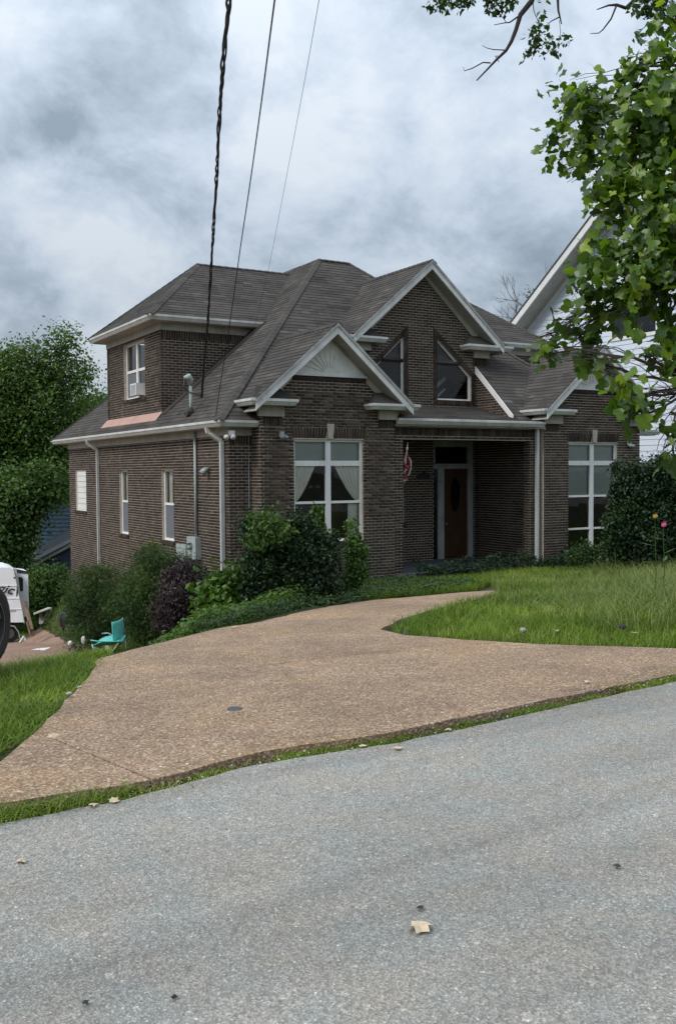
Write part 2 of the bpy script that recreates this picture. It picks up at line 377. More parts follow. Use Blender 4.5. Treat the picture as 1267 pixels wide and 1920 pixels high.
def gz(X, Y):
    b = -.072*(min(max(Y, 4.9), 19)-4.9)
    L = max(ss((10.5-X)/3.0), ss((Y-33)/3) if X < 24 else 0)
    g = 1.0*ss((Y-max(9.0, 10.6+(X-4)*(.95 if X > 4 else .55)))/5.0) + .13*(min(max(Y, 17), 40)-17)
    return b - L*g

# ------------------------------------------------------------------ THE BRICK HOUSE
XL, XR, YF, YB = 8.548, 21.05, 19.235, 32.25       # side walls, recessed front wall, back wall
YP = 18.785                                         # front plane of the two gabled bays
YM, YD, YW = 20.753, 23.38, 21.43                   # gabled upper wall, side dormer wall, porch back wall
house = empty('brick_house', (14.8, 25.5, -1.0), 'dark brown brick house with three white trimmed front gables and shingled hip roofs', 'house')
hw = wm(house)
CH, CL_ = .0677, .2032
bricks = MB(); NB = [0]
brick_variants = []
def brick_mesh(r):
    b = MB(); b.box(-.0946, .0946, -.012, 0, -.0268, .0268, r); return b.mesh('brick', M_['brick'])
for i in range(14): brick_variants.append(brick_mesh((i+.5)/14))
def skewr(): return min(max(random.betavariate(2.0, 2.6), 0), 1)
def layrect(fr, poly, regions, proud, singles=None, g=.005, k='brick'):
    done = False
    for rg in regions:
        c = clip(poly, rg)
        if len(c) < 3 or area(c) < .0008: continue
        full = abs(area(c)-area(poly)) < 1e-6
        if full and singles is not None and NB[0] < 300 and k == 'brick':
            u = sum(q[0] for q in c)/4; v = sum(q[1] for q in c)/4
            o = bpy.data.objects.new('brick', random.choice(brick_variants))
            n = fr.N; P = fr.p(u, v, proud)
            mm = Matrix(((fr.U.x, -n.x, fr.V.x, P.x), (fr.U.y, -n.y, fr.V.y, P.y), (fr.U.z, -n.z, fr.V.z, P.z), (0, 0, 0, 1)))
            # the variant is modelled with its face at y=0 looking to -y
            mm = Matrix(((fr.U.x, -n.x, fr.V.x, P.x), (fr.U.y, -n.y, fr.V.y, P.y), (fr.U.z, -n.z, fr.V.z, P.z), (0, 0, 0, 1)))
            o.matrix_local = wm(singles).inverted() @ mm
            o.data = random.choice(brick_variants)
            link(o, singles); NB[0] += 1; continue
        r = skewr(); pr = proud + random.uniform(-.0015, .0015)
        P = [fr.p(a, b, pr) for a, b in c]; Q = [fr.p(a, b, -.001) for a, b in c]; n = len(c)
        bricks.add(P+Q, [tuple(range(n))] + [(i, i+n, (i+1) % n+n, (i+1) % n) for i in range(n)], r)
def lay(fr, regions, singles=None, sv=None):
    """running bond over convex regions (2-D, in the frame)"""
    regions = [ccw(r) for r in regions]
    u0 = min(p[0] for r in regions for p in r); u1 = max(p[0] for r in regions for p in r)
    v0 = min(p[1] for r in regions for p in r); v1 = max(p[1] for r in regions for p in r)
    i0 = math.floor(v0/CH)
    for i in range(i0, math.ceil(v1/CH)+1):
        a = i*CH+.007; b = (i+1)*CH-.007
        rr = [r for r in regions if min(p[1] for p in r) < b and max(p[1] for p in r) > a]
        if not rr: continue
        off = (CL_/2 if i % 2 else 0)
        for j in range(math.floor((u0-off)/CL_), math.ceil((u1-off)/CL_)+1):
            p = off+j*CL_+.007; q = p+CL_-.014
            layrect(fr, [(p, a), (q, a), (q, b), (p, b)], rr, .009, singles if (sv is None or (a > sv[0] and b < sv[1])) else None)
def soldiers(fr, u0, u1, v0, v1, proud=.011, lean=0):
    n = max(1, round((u1-u0)/CH)); w = (u1-u0)/n
    for k in range(n):
        a = u0+k*w+.005; b = u0+(k+1)*w-.005; t = lean*((a+b)/2-(u0+u1)/2)
        layrect(fr, [(a-t*0, v0+.004), (b-t*0, v0+.004), (b+t, v1-.004), (a+t, v1-.004)], [[(u0-1, v0), (u1+1, v0), (u1+1, v1), (u0-1, v1)]], proud)
def wallmesh(fr, regions, thick=.2, name='wall', mat='mortar', parent=None):
    b = MB()
    for r in regions:
        r = ccw(r); b.prism([fr.p(x, y, 0) for x, y in r], fr.N*-thick)
    return b.build(name, mat, parent or house)
def R4(u0, v0, u1, v1): return [(u0, v0), (u1, v0), (u1, v1), (u0, v1)]

FB = Frame((0, YP, 0), (1, 0, 0), (0, 0, 1))        # bay fronts
FR = Frame((0, YF, 0), (1, 0, 0), (0, 0, 1))
FM = Frame((0, YM, 0), (1, 0, 0), (0, 0, 1))
FD = Frame((0, YD, 0), (1, 0, 0), (0, 0, 1))
FW = Frame((0, YW, 0), (1, 0, 0), (0, 0, 1))
def FX(x): return Frame((x, 0, 0), (0, -1, 0), (0, 0, 1))     # walls that look towards -x; u = -Y

def window(fr, u0, v0, u1, v1, vm=(), hm=(), fw=.06, mw=.055, depth=.09, mat='white', glass='glass', parent=None, sill=True, label=None, sillmat='brick', transom=None):
    """fr at wall face. vm: mullion u positions, hm: rail v positions (v, width)"""
    parent = parent or house; b = MB()
    def seg(a0, b0, a1, b1, n0, n1, m_=None):
        (m_ or b).prism([fr.p(a0, b0, n1), fr.p(a1, b0, n1), fr.p(a1, b1, n1), fr.p(a0, b1, n1)], fr.N*(n0-n1))
    D0, D1 = -depth-.05, -depth+.015
    seg(u0, v0, u0+fw, v1, D0, D1); seg(u1-fw, v0, u1, v1, D0, D1); seg(u0+fw, v0, u1-fw, v0+fw, D0, D1); seg(u0+fw, v1-fw, u1-fw, v1, D0, D1)
    w = b.build('window', mat, parent)
    if label: w['label'] = label
    us = [u0+fw, *[x for x in vm], u1-fw]; vs = [v0+fw, *[x[0] for x in hm], v1-fw]
    for x in vm:
        k = MB(); seg(x-mw/2, v0+fw, x+mw/2, v1-fw, D0+.004, D1+.008, k); k.build('mullion', mat, w)
    for v, hwid in hm:
        k = MB()
        e = [u0+fw, *[y for x in vm for y in (x-mw/2, x+mw/2)], u1-fw]
        for i in range(0, len(e), 2): seg(e[i], v-hwid/2, e[i+1], v+hwid/2, D0+.006, D1-.004, k)
        k.build('rail', mat, w)
    for i in range(len(us)-1):
        for j in range(len(vs)-1):
            a0 = us[i]+(mw/2 if i else 0); a1 = us[i+1]-(mw/2 if i < len(us)-2 else 0)
            b0 = vs[j]+(hm[j-1][1]/2 if j else 0); b1 = vs[j+1]-(hm[j][1]/2 if j < len(vs)-2 else 0)
            k = MB(); nn = -depth-.02
            k.add([fr.p(a0, b0, nn), fr.p(a1, b0, nn), fr.p(a1, b1, nn), fr.p(a0, b1, nn)], [(0, 1, 2, 3)]); k.build('pane', glass, w)
    if sill:
        k = MB(); n = round((u1-u0+.1)/CH); ww = (u1-u0+.1)/n
        for i in range(n):
            a = u0-.05+i*ww+.004; c = a+ww-.008
            k.prism([fr.p(a, v0-.001, -depth), fr.p(c, v0-.001, -depth), fr.p(c, v0-.02, .045), fr.p(a, v0-.02, .045)], fr.V*-.07, skewr())
        k.build('sill', sillmat, w)
    return w
def sheet(fr, poly, n, mat, parent, name, wav=0, seg=24):
    """cloth hung in a window, vertical pleats between left and right edge functions"""
    b = MB(); rows = 10; (vb, vt, fl, frr) = poly
    for j in range(rows+1):
        v = vb+(vt-vb)*j/rows; a, c = fl(v), frr(v)
        for i in range(seg+1):
            b.v.append(tuple(fr.p(a+(c-a)*i/seg, v, n+wav*math.sin(i*1.35+j*.15))))
    for j in range(rows):
        for i in range(seg):
            k = j*(seg+1)+i; b.f.append((k, k+1, k+seg+2, k+seg+1)); b.r.append(.5)
    return b.build(name, mat, parent, smooth=True)

# --- shingled roofs
shing = MB(); NS = [0]; SV = {}
for wd in (.25, .30, .35, .40):
    for r_ in range(5):
        b = MB(); a0, a1 = .0035, wd-.0035
        b.add([(a0, 0, .013), (a1, 0, .013), (a1, .143, .003), (a0, .143, .003), (a0, 0, -.002), (a1, 0, -.002), (a1, .143, -.002), (a0, .143, -.002)],
              [(0, 1, 2, 3), (0, 4, 5, 1), (1, 5, 6, 2), (3, 7, 4, 0)], (r_+.5)/5)
        SV[(wd, r_)] = b.mesh('shingle', M_['shingle'])
def roofplane(pts, eave_dir, single=False, thick=.05, roof=None, course=.14, nshift=0.0):
    """pts planar polygon; eave_dir horizontal unit along the eave so that U x up-slope = outward normal"""
    P = [Vector(p) for p in pts]; U = Vector(eave_dir).normalized()
    nn = Vector((0, 0, 0))
    for i in range(len(P)): nn += (P[i]-P[0]).cross(P[(i+1) % len(P)]-P[0])
    nn.normalize()
    if nn.z < 0: nn = -nn
    V = nn.cross(U).normalized()
    if V.z < 0: V = -V; U = -U
    O = min(P, key=lambda q: q.z).copy()
    fr = Frame(O, U, V); 
    poly = ccw([((p-O).dot(fr.U), (p-O).dot(fr.V)) for p in P])
    body = MB(); body.prism([fr.p(a, b, -.006) for a, b in poly], fr.N*-thick, .1); 
    rf = body.build('roof', 'shingle', house) if roof is None else roof
    if roof is not None: body.build('roof', 'shingle', house)
    u0 = min(p[0] for p in poly); u1 = max(p[0] for p in poly); v1 = max(p[1] for p in poly)
    j = 0
    while j*course < v1:
        v = j*course; u = u0-random.uniform(0, .4); rowr = random.uniform(-.12, .12)
        while u < u1:
            wd = random.choice((.25, .30, .35, .40)); q = [(u+.0035, v), (u+wd-.0035, v), (u+wd-.0035, v+course+.003), (u+.0035, v+course+.003)]
            c = clip(q, poly)
            if len(c) >= 3 and area(c) > .0006:
                rr = min(max(random.gauss(.5+rowr, .16), 0), .999)
                if single and abs(area(c)-area(q)) < 1e-6 and NS[0] < 300:
                    o = bpy.data.objects.new('shingle', SV[(wd, int(rr*5))]); B = fr.p(u, v, 0)
                    mm = Matrix(((fr.U.x, fr.V.x, fr.N.x, B.x), (fr.U.y, fr.V.y, fr.N.y, B.y), (fr.U.z, fr.V.z, fr.N.z, B.z), (0, 0, 0, 1)))
                    o.matrix_local = wm(rf).inverted() @ mm; link(o, rf); NS[0] += 1
                else:
                    n = len(c); jit = random.uniform(0, .002)
                    top = [fr.p(a, b, .013-.010*min(max((b-v)/course, 0), 1)+jit) for a, b in c]; bot = [fr.p(a, b, -.004) for a, b in c]
                    shing.add(top+bot, [tuple(range(n))] + [(i, i+n, (i+1) % n+n, (i+1) % n) for i in range(n)], rr)
            u += wd
        j += 1
    return rf
def ridgecap(p, q, w=.11, parent=None, drop=.05):
    p, q = Vector(p), Vector(q); L = (q-p).length; n = max(1, int(L/.2)); d = (q-p)/n
    side = d.cross(Vector((0, 0, 1))).normalized()
    for k in range(n):
        a = p+d*k; b = p+d*(k+1.12); up = Vector((0, 0, .022)); u2 = Vector((0, 0, .012)); dn = Vector((0, 0, -drop))
        shing.add([a+up, b+u2, b-side*w+dn+u2, a-side*w+dn+up, a+side*w+dn+up, b+side*w+dn+u2,
                   a-Vector((0, 0, .03)), b-Vector((0, 0, .03)), b-side*w+dn*1.25, a-side*w+dn*1.25, a+side*w+dn*1.25, b+side*w+dn*1.25],
                  [(0, 3, 2, 1), (0, 1, 5, 4), (3, 9, 8, 2), (4, 5, 11, 10), (0, 4, 10, 6), (0, 6, 9, 3)], random.uniform(.3, .75))

PT = .9
ZE = 2.704; XE, YE = 8.139, 18.826; XE2 = 20.86
PB, PC = (13.65, 24.34, 7.675), (14.65, 24.34, 7.675); PB2, PC2 = (13.65, 27.33, 7.675), (14.65, 27.33, 7.675)
def zmain(y): return ZE + PT*(y-YE)
def zleft(x): return ZE + .9025*(x-XE)
# main left slope, split round the side dormer (which stands on its wall line)
XV = XE + (5.52-ZE)/.9025
roofplane([(XE, YE, ZE), PB, PB2, (XE, 32.84, ZE)], (0, -1, 0), single=False)
# front slope: left part behind the left bay, upper middle, right part
xs1 = 12.95; 
yM = YM+.02
roofplane([(XE, YE, ZE), (xs1, YE, ZE), (xs1, yM, zmain(yM)), (16.5, yM, zmain(yM)), PC, PB][:0] or
          [(XE, YE, ZE), (12.60, YE, ZE), (12.60, yM, zmain(yM)), (XE+(yM-YE), yM, zmain(yM))], (1, 0, 0))
xr_at = lambda y: XE2 - (y-YE)*(XE2-PC[0])/(PC[1]-YE)
roofplane([(XE+(yM-YE), yM, zmain(yM)), (xr_at(yM), yM, zmain(yM)), PC, PB], (1, 0, 0))
roofplane([(16.5, YE, ZE), (XE2, YE, ZE), (xr_at(yM), yM, zmain(yM)), (16.5, yM, zmain(yM))], (1, 0, 0))
roofplane([(XE2, YE, ZE), (XE2, 32.84, ZE), PC2, PC], (0, 1, 0))
roofplane([(XE, 32.84, ZE), (XE2, 32.84, ZE), PC2, PB2], (1, 0, 0), course=.28)
roofplane([PB, PC, PC2, PB2], (1, 0, 0), course=.28)
# side dormer roof and its twin on the right
def dormer(xe, xr, xh, xin, sgn):
    ye0, ye1, ym, ze, zr = 22.975, 28.29, 25.63, 5.52, 7.46
    roofplane([(xe, ye0, ze), (xin, ye0, ze), (xh, ym, zr), (xr, ym, zr)], (1, 0, 0))
    roofplane([(xe, ye0, ze), (xr, ym, zr), (xe, ye1, ze)], (0, 1, 0))
    roofplane([(xe, ye1, ze), (xr, ym, zr), (xh, ym, zr), (xin, ye1, ze)], (1, 0, 0), course=.28)
    ridgecap((xe, ye0, ze+.02), (xr, ym, zr)); ridgecap((xe, ye1, ze+.02), (xr, ym, zr)); ridgecap((xr, ym, zr), (xh, ym, zr))
dormer(8.126, 10.47, 13.42, XV+.05, 1)
dormer(21.47, 19.1, 14.9, 17.3, -1)
ridgecap((XE, YE, ZE+.02), PB); ridgecap(PB, PC); ridgecap((XE2, YE, ZE+.02), PC); ridgecap((XE, 32.84, ZE+.02), PB2)
# bay gables and the tall centre gable
def gable_roof(cx_, zt, half, yk, pitch, yback, single=False, zr=None):
    zl = zt-pitch*half
    # stop where the slope meets the main front slope
    yr = YE+(zt-ZE)/PT; yl = YE+(zl-ZE)/PT
    roofplane([(cx_-half, yk, zl), (cx_, yk, zt), (cx_, yr, zt), (cx_-half, yl, zl)], (0, -1, 0), single=single)
    roofplane([(cx_+half, yk, zl), (cx_, yk, zt), (cx_, yr, zt), (cx_+half, yl, zl)], (0, 1, 0))
    ridgecap((cx_, yk, zt), (cx_, yr-.05, zt), .14, drop=.09)
    # rake fascia, soffit, frieze board
    fh = .20
    for s_ in (-1, 1):
        a = (cx_, zt-.035); b = (cx_+s_*half, zl-.035)
        q = MB(); q.prism([(a[0], yk+.002, a[1]), (b[0], yk+.002, b[1]), (b[0], yk+.002, b[1]-fh), (a[0], yk+.002, a[1]-fh)], (0, .03, 0)); q.build('fascia', 'trim', house)
        q = MB(); q.prism([(a[0], yk-.022, a[1]+.03), (b[0], yk-.022, b[1]+.03), (b[0], yk-.022, b[1]-.045), (a[0], yk-.022, a[1]-.045)], (0, .022, 0), .1); q.build('drip_edge', 'dimtrim', house)
        q = MB(); q.prism([(a[0], yk+.034, a[1]-fh+.012), (b[0], yk+.034, b[1]-fh+.012), (b[0], yk+.034, b[1]-fh-.008), (a[0], yk+.034, a[1]-fh-.008)], (0, .41-.034+.2, 0)); q.build('soffit', 'soffit', house)
        q = MB(); w0 = yk+.41
        q.prism([(a[0], w0-.028, a[1]-fh-.010), (b[0]-s_*.1, w0-.028, b[1]-fh-.010+.1*pitch), (b[0]-s_*.22, w0-.028, b[1]-fh-.12+.1*pitch), (a[0], w0-.028, a[1]-fh-.13)], (0, .026, 0)); q.build('frieze', 'frieze', house)
YK = YP-.41
gable_roof(10.79, 4.86, 2.0, YK, .865, 0, single=True)
gable_roof(18.88, 4.86, 2.0, YK, .865, 0)
gable_roof(14.76, 7.02, 2.36, YM-.41, .86, 0)
# --- gutters, frieze and soffit along the eaves
GP = [(0, 0), (0, -.13), (.055, -.13), (.085, -.085), (.10, -.06), (.115, -.05), (.115, 0), (.10, .006), (.09, -.012), (.012, -.012)]
def gutter(p, q, outd, z, e0=0, e1=0):
    """closed section with a rolled lip; p,q are (x,y) on the fascia line"""
    p = Vector((p[0], p[1], z)); q = Vector((q[0], q[1], z)); o = Vector((outd[0], outd[1], 0)); d = (q-p).normalized()
    b = MB(); n = len(GP)
    A = [p + o*a + Vector((0, 0, c)) - d*(a*e0) for a, c in GP]; B = [q + o*a + Vector((0, 0, c)) + d*(a*e1) for a, c in GP]
    fs = [(i, i+n, (i+1) % n+n, (i+1) % n) for i in range(n)]
    b.add(A+B, fs+[tuple(range(n)), tuple(range(2*n-1, n-1, -1))]); return b.build('gutter', 'gutter', house)
def boxpart(name, x0, x1, y0, y1, z0, z1, mat): return MB().box(x0, x1, y0, y1, z0, z1).build(name, mat, house)
g = .1
gutter((XE+g, 32.84), (XE+g, YE+g), (-1, 0), ZE, 1, 1); gutter((XE+g, YE+g), (9.07, YE+g), (0, -1), ZE, 1, 0)
boxpart('fascia', XE+g+.003, XE+g+.025, YE+g+.003, 32.84, ZE-.15, ZE-.01, 'frieze')
boxpart('soffit', XE+g+.028, XL+.05, YE+g+.028, 32.7, ZE-.148, ZE-.128, 'soffit'); boxpart('soffit', XL+.055, 9.07, YE+g+.028, YF+.05, ZE-.147, ZE-.129, 'soffit')
boxpart('frieze', XL-.03, XL-.002, YF-.03, YB+.02, 2.395, ZE-.149, 'frieze'); boxpart('frieze', XL+.001, 9.07, YF-.028, YF-.002, 2.395, ZE-.149, 'frieze')
boxpart('fascia', 8.25, 21.2, 32.72, 32.75, ZE-.15, ZE-.01, 'frieze')
gutter((8.126+g, 28.29-g), (8.126+g, 22.975+g), (-1, 0), 5.52, 1, 1); gutter((8.126+g, 22.975+g), (11.38, 22.975+g), (0, -1), 5.52, 1, 0)
boxpart('soffit', 8.126+g+.004, XL+.05, 22.975+g+.004, 28.18, 5.374, 5.392, 'soffit'); boxpart('soffit', XL+.052, 11.3, 22.975+g+.004, YD+.05, 5.374, 5.391, 'soffit')
boxpart('frieze', XL-.03, XL-.002, YD-.03, 27.88, 5.20, 5.373, 'frieze'); boxpart('frieze', XL+.001, 11.2, YD-.028, YD-.002, 5.20, 5.373, 'frieze')
gutter((16.4, 22.975+g), (21.47-g, 22.975+g), (0, -1), 5.52, 0, 1); boxpart('soffit', 16.4, 21.4, 22.975+g+.004, YD+.05, 5.374, 5.391, 'soffit')
wallmesh(FD, [R4(16.4, 2.8, 21.04, 5.37)]); lay(FD, [R4(16.4, 3.9, 21.05, 5.2)]); boxpart('wall', 20.84, 21.04, YD+.205, 27.9, 2.8, 5.37, 'mortar')
boxpart('frieze', 16.4, 21.06, YD-.028, YD-.002, 5.20, 5.373, 'frieze')
gutter((20.6, YE+g), (21.4, YE+g), (0, -1), ZE, 0, 1); boxpart('soffit', 20.6, 21.4, YE+g+.004, YF+.02, ZE-.147, ZE-.129, 'soffit')
gutter((12.54, 18.72), (17.03, 18.72), (0, -1), 2.83)
boxpart('fascia', 12.54, 17.10, 18.724, 18.745, 2.66, 2.815, 'frieze'); boxpart('soffit', 12.54, 17.10, 18.748, 18.95, 2.67, 2.69, 'soffit')
# eave returns of the gables: ledge, shingled cap, block below
def ledge(x0, x1, yk, z, cap_l=True, cap_r=True, back=None, side=-1):
    b = MB(); n = len(GP); 
    yf = yk+.115
    gutter((x0+(g if cap_l else 0), yf), (x1-(g if cap_r else 0), yf), (0, -1), z, 1 if cap_l else 0, 1 if cap_r else 0)
    if cap_l: gutter((x0+g, back or yk+.41), (x0+g, yf), (-1, 0), z, 0, 1)
    if cap_r: gutter((x1-g, back or yk+.41), (x1-g, yf), (1, 0), z, 0, 1)
    boxpart('soffit', x0+g+.004, x1-g-.004, yf+.004, (back or yk+.41)-.001, z-.128, z-.11, 'soffit')
    # cap: low hip of dark metal
    q = MB(); yb_ = yk+.408
    zr_ = z+.30
    xl, xr_ = (x0+.30 if cap_l else x0), (x1-.30 if cap_r else x1)
    q.add([(x0+.04, yk+.05, z-.005), (x1-.04, yk+.05, z-.005), (xr_, yb_, zr_), (xl, yb_, zr_), (x0+.04, yb_, z-.005), (x1-.04, yb_, z-.005)],
          [(0, 1, 2, 3), (0, 3, 4), (1, 5, 2), (0, 4, 5, 1), (3, 2, 5, 4)], .2); q.build('eave_cap', 'shingle', house)
for dx in (0, 8.09):
    ledge(8.69+dx, 9.79+dx, YK, 3.15, back=19.4 if dx == 0 else 19.9); ledge(11.70+dx, 12.98+dx, YK, 3.13)
    boxpart('block', 9.0+dx, 9.62+dx, YP-.09, YP-.013, 2.80, 3.02, 'frieze'); boxpart('block', 12.06+dx, 12.56+dx, YP-.09, YP-.013, 2.79, 3.0, 'frieze')
ledge(12.05, 13.38, YM-.41, 4.95); ledge(15.95, 17.45, YM-.41, 4.95)
boxpart('block', 12.62, 13.1, YM-.09, YM-.013, 4.64, 4.82, 'frieze'); boxpart('block', 16.36, 16.88, YM-.09, YM-.013, 4.64, 4.82, 'frieze')
# gutter piece along the right bay's left eave
gutter((16.87, 20.3), (16.87, YK+.115), (-1, 0), 3.15, 0, 0)

# --- bay walls
def bay(x0, x1, dx, singles):
    cx_ = 10.79+dx; wu0, wu1, wv0, wv1 = 9.885+dx, 11.66+dx, (.035 if singles else -.74), 2.32
    zb = gz(x0, 18.5)-.6
    lin = (wu0-.03, wv1, wu1+.03, 2.59)
    low = cut(x0, zb, x1, 3.0, [(wu0, wv0, wu1, wv1)])
    roofl = lambda u: 4.86-.865*abs(u-cx_)-.36
    tri = [(cx_-1.74, 3.0), (cx_+1.74, 3.0), (cx_+.90, 3.72), (cx_-.90, 3.72)]
    tri = [(cx_-1.72, 3.0), (cx_+1.72, 3.0), (cx_+(4.5-3.0)/.865, 3.0), (cx_+.9, 3.72), (cx_-.9, 3.72), (cx_-(4.5-3.0)/.865, 3.0)]
    tri = [(cx_-1.70, 3.0), (cx_+1.70, 3.0), (cx_+.9, 3.72), (cx_-.9, 3.72)]
    w = wallmesh(FB, low+[tri])
    up = [(cx_-.9, 3.72), (cx_+.9, 3.72), (cx_, 4.5)]
    wallmesh(FB, [up], .2)
    hol = [(wu0, wv0, wu1, wv1), (wu0-.03, wv1-.001, wu1+.03, 2.59), (x0+.06, 2.59, x0+.54, 2.80), (x1-.45, 2.59, x1, 2.80)]
    reg = cut(x0-.006, zb, x1+.006, 3.0, hol)
    lay(FB, reg+[tri], singles=w if singles else None, sv=(0.55, 3.7))
    soldiers(FB, x0+.06, x0+.54, 2.593, 2.797); soldiers(FB, x1-.45, x1, 2.593, 2.797)
    soldiers(FB, wu0-.03, cx_-.10, 2.345, 2.585, lean=.1); soldiers(FB, cx_+.10, wu1+.03, 2.345, 2.585, lean=.1)
    boxpart('lintel', wu0, wu1, YP+.01, YP+.19, wv1+.001, wv1+.02, 'darkbrown')
    k = MB(); k.prism([(cx_-.055, YP-.05, 2.335), (cx_+.065, YP-.05, 2.335), (cx_+.10, YP-.05, 2.67), (cx_-.09, YP-.05, 2.67)], (0, .045, 0)); k.build('keystone', 'keystone', house)
    # white panel in the gable, with radiating ribs
    T = MB(); T.prism([(cx_-.93, YP-.035, 3.752), (cx_+.93, YP-.035, 3.752), (cx_, YP-.035, 4.54)], (0, .03, 0)); tp = T.build('gable_panel', 'trim', house)
    for k_ in range(1, 12):
        an = math.pi*k_/12; L = .12+.62*(.45+.55*abs(math.sin(an))) if 0 else min(.80/max(abs(math.cos(an))*.85+math.sin(an), .3), .82)
        c0 = Vector((cx_+.18*math.cos(an), YP-.040, 3.79+.12*math.sin(an))); c1 = Vector((cx_+L*.92*math.cos(an), YP-.040, 3.79+L*.80*math.sin(an)))
        q = MB(); q.bar(c0, c1, .007, .020, up=(0, 1, 0)); q.build('rib', 'trim', tp)
    q = MB(); q.box(cx_-.97, cx_+.97, YP-.055, YP-.036, 3.715, 3.765); q.build('panel_moulding', 'trim', house)
    q = MB(); q.box(cx_-.95, cx_+.95, YP-.03, YP-.002, 3.62, 3.714, .2); q.build('brick_ledge', 'brick', house)
    wn = window(FB, wu0, wv0, wu1, wv1, vm=(10.775+dx,), hm=((.915, .055), (1.79, .12)) if singles else ((.05, .05), (.915, .055), (1.79, .12)), mw=.13, fw=.05, depth=.07)
    return wn, wu0, wu1
wn1, a0, a1 = bay(9.077, 12.53, 0, True)
wn2, c0, c1 = bay(17.13, 20.60, 8.09, False)
# side faces of the bays
lb = FX(9.077); r_ = [R4(-YF-.1, -2.2, -YP-.009, 3.0)]; wallmesh(lb, [R4(-YF-.1, -2.2, -YP-.203, 3.0)]); lay(lb, [R4(-YF-.1, -2.2, -YP, 3.0)])
# curtains in the left bay, shades in both transoms
sheet(FB, (.93, 1.75, lambda v: a0+.04, lambda v: a0+.10+.50*((v-.93)/.82)**.75), -.135, 'curtain', wn1, 'curtain', .02)
sheet(FB, (.93, 1.75, lambda v: a1-.12-.58*((v-.93)/.82)**.8, lambda v: a1-.04), -.135, 'curtain', wn1, 'curtain', .02)
sheet(FB, (.09, .93, lambda v: a1-.30, lambda v: a1-.04), -.19, 'curtain', wn1, 'curtain', .015)
sheet(FB, (1.86, 2.27, lambda v: a0+.04, lambda v: a1-.04), -.15, 'shade', wn1, 'shade', 0, 4)
sheet(FB, (.93, 2.27, lambda v: c0+.04, lambda v: c1-.04), -.15, 'shade', wn2, 'shade', 0, 4)
# interior cross walls so rooms have depth
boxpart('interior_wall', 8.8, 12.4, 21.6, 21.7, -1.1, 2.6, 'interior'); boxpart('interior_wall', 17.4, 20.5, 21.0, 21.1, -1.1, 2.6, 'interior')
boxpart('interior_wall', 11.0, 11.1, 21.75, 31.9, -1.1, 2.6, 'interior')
boxpart('ceiling', 8.8, 20.8, 19.5, 31.9, 2.62, 2.66, 'interior') if 0 else None
# table shapes inside the left bay room
q = MB(); q.box(10.0, 11.6, 20.3, 21.2, .05, .10); q.box(10.1, 10.16, 20.4, 20.46, -1.1, .05); q.box(11.4, 11.46, 20.4, 20.46, -1.1, .05); q.build('interior_table', 'wood', house)

# --- left side wall with its windows
fl = FX(XL)
w1 = (-31.50, .40, -30.28, 1.71); w2 = (-26.93, -.12, -26.14, 1.675); w3 = (-23.47, -.10, -22.60, 1.68)
hol = [w1, w2, w3]
zb0 = -5.2
reg = cut(-YB, zb0, -YF-.203, 2.56, hol)
wside = wallmesh(fl, reg)
lay(fl, cut(-YB-.006, zb0, -YF+.006, 2.42, hol))
wallmesh(FR, cut(XL+.003, -2.8, 9.30, 2.56, [])); lay(FR, [R4(XL-.006, -2.8, 9.075, 2.2)]); soldiers(FR, XL, 9.07, 2.20, 2.40)
wb = window(fl, *w1, vm=(), hm=(), fw=.035, depth=.06, glass='shade', label='boarded white window with horizontal ribs')
for k in range(7):
    q = MB(); z0 = w1[1]+.04+k*.178; q.prism([fl.p(w1[0]+.04, z0+.006, -.052), fl.p(w1[2]-.04, z0+.006, -.052), fl.p(w1[2]-.04, z0+.170, -.052), fl.p(w1[0]+.04, z0+.170, -.052)], fl.N*-.02); q.build('panel', 'white', wb)
for w_ in (w2, w3):
    wn = window(fl, *w_, vm=(), hm=(((w_[1]+w_[3])/2+.02, .06),), fw=.05, depth=.09)
    mid = (w_[1]+w_[3])/2
    q = MB(); q.prism([fl.p(w_[0]+.05, w_[1]+.05, -.10), fl.p(w_[2]-.05, w_[1]+.05, -.10), fl.p(w_[2]-.05, mid-.01, -.10), fl.p(w_[0]+.05, mid-.01, -.10)], fl.N*-.004); q.build('insect_screen', 'screen', wn)
    sheet(fl, (mid, w_[3]-.06, lambda v: w_[0]+.06, lambda v: w_[0]+.30), -.2, 'curtain', wn, 'curtain', .015, 10)
# remaining outer shell
boxpart('wall', XL+.21, XR-.003, YB-.2, YB, -5.2, 2.56, 'mortar'); boxpart('wall', XR-.2, XR, YF+.205, YB-.205, -2.5, 2.56, 'mortar')
boxpart('wall', 20.3, XR-.003, YF, YF+.2, -2.0, 2.56, 'mortar'); lay(FR, [R4(20.55, -2.0, XR, 2.42)])

# --- side dormer walls
wd = (-26.37, 3.62, -24.58, 5.13)
regd = [(-27.871, 2.95), (-YD-.203, 2.95), (-YD-.203, 5.37), (-27.871, 5.37)]
wallmesh(fl, cut(-27.871, 3.1, -YD-.203, 5.37, [wd])); lay(fl, cut(-27.876, 3.10, -YD+.006, 5.21, [wd]))
tri = [(XL+.003, 3.0), (XL+.5, 3.02), (11.45, 5.37), (XL+.003, 5.37)]
wallmesh(FD, [tri]); lay(FD, [[(XL-.006, 3.0), (XL+.1, 3.05), (11.1, 5.0), (XL-.006, 5.0)]]); soldiers(FD, XL, 11.1, 5.0, 5.20)
wallmesh(Frame((0, 27.87, 0), (-1, 0, 0), (0, 0, 1)), [R4(-13, 2.8, -XL, 5.37)])
wdn = window(fl, *wd, vm=(-25.46,), hm=((4.38, .07),), mw=.12, fw=.05, depth=.10)
wdn['label'] = 'double white window with an air conditioner in its lower sash'
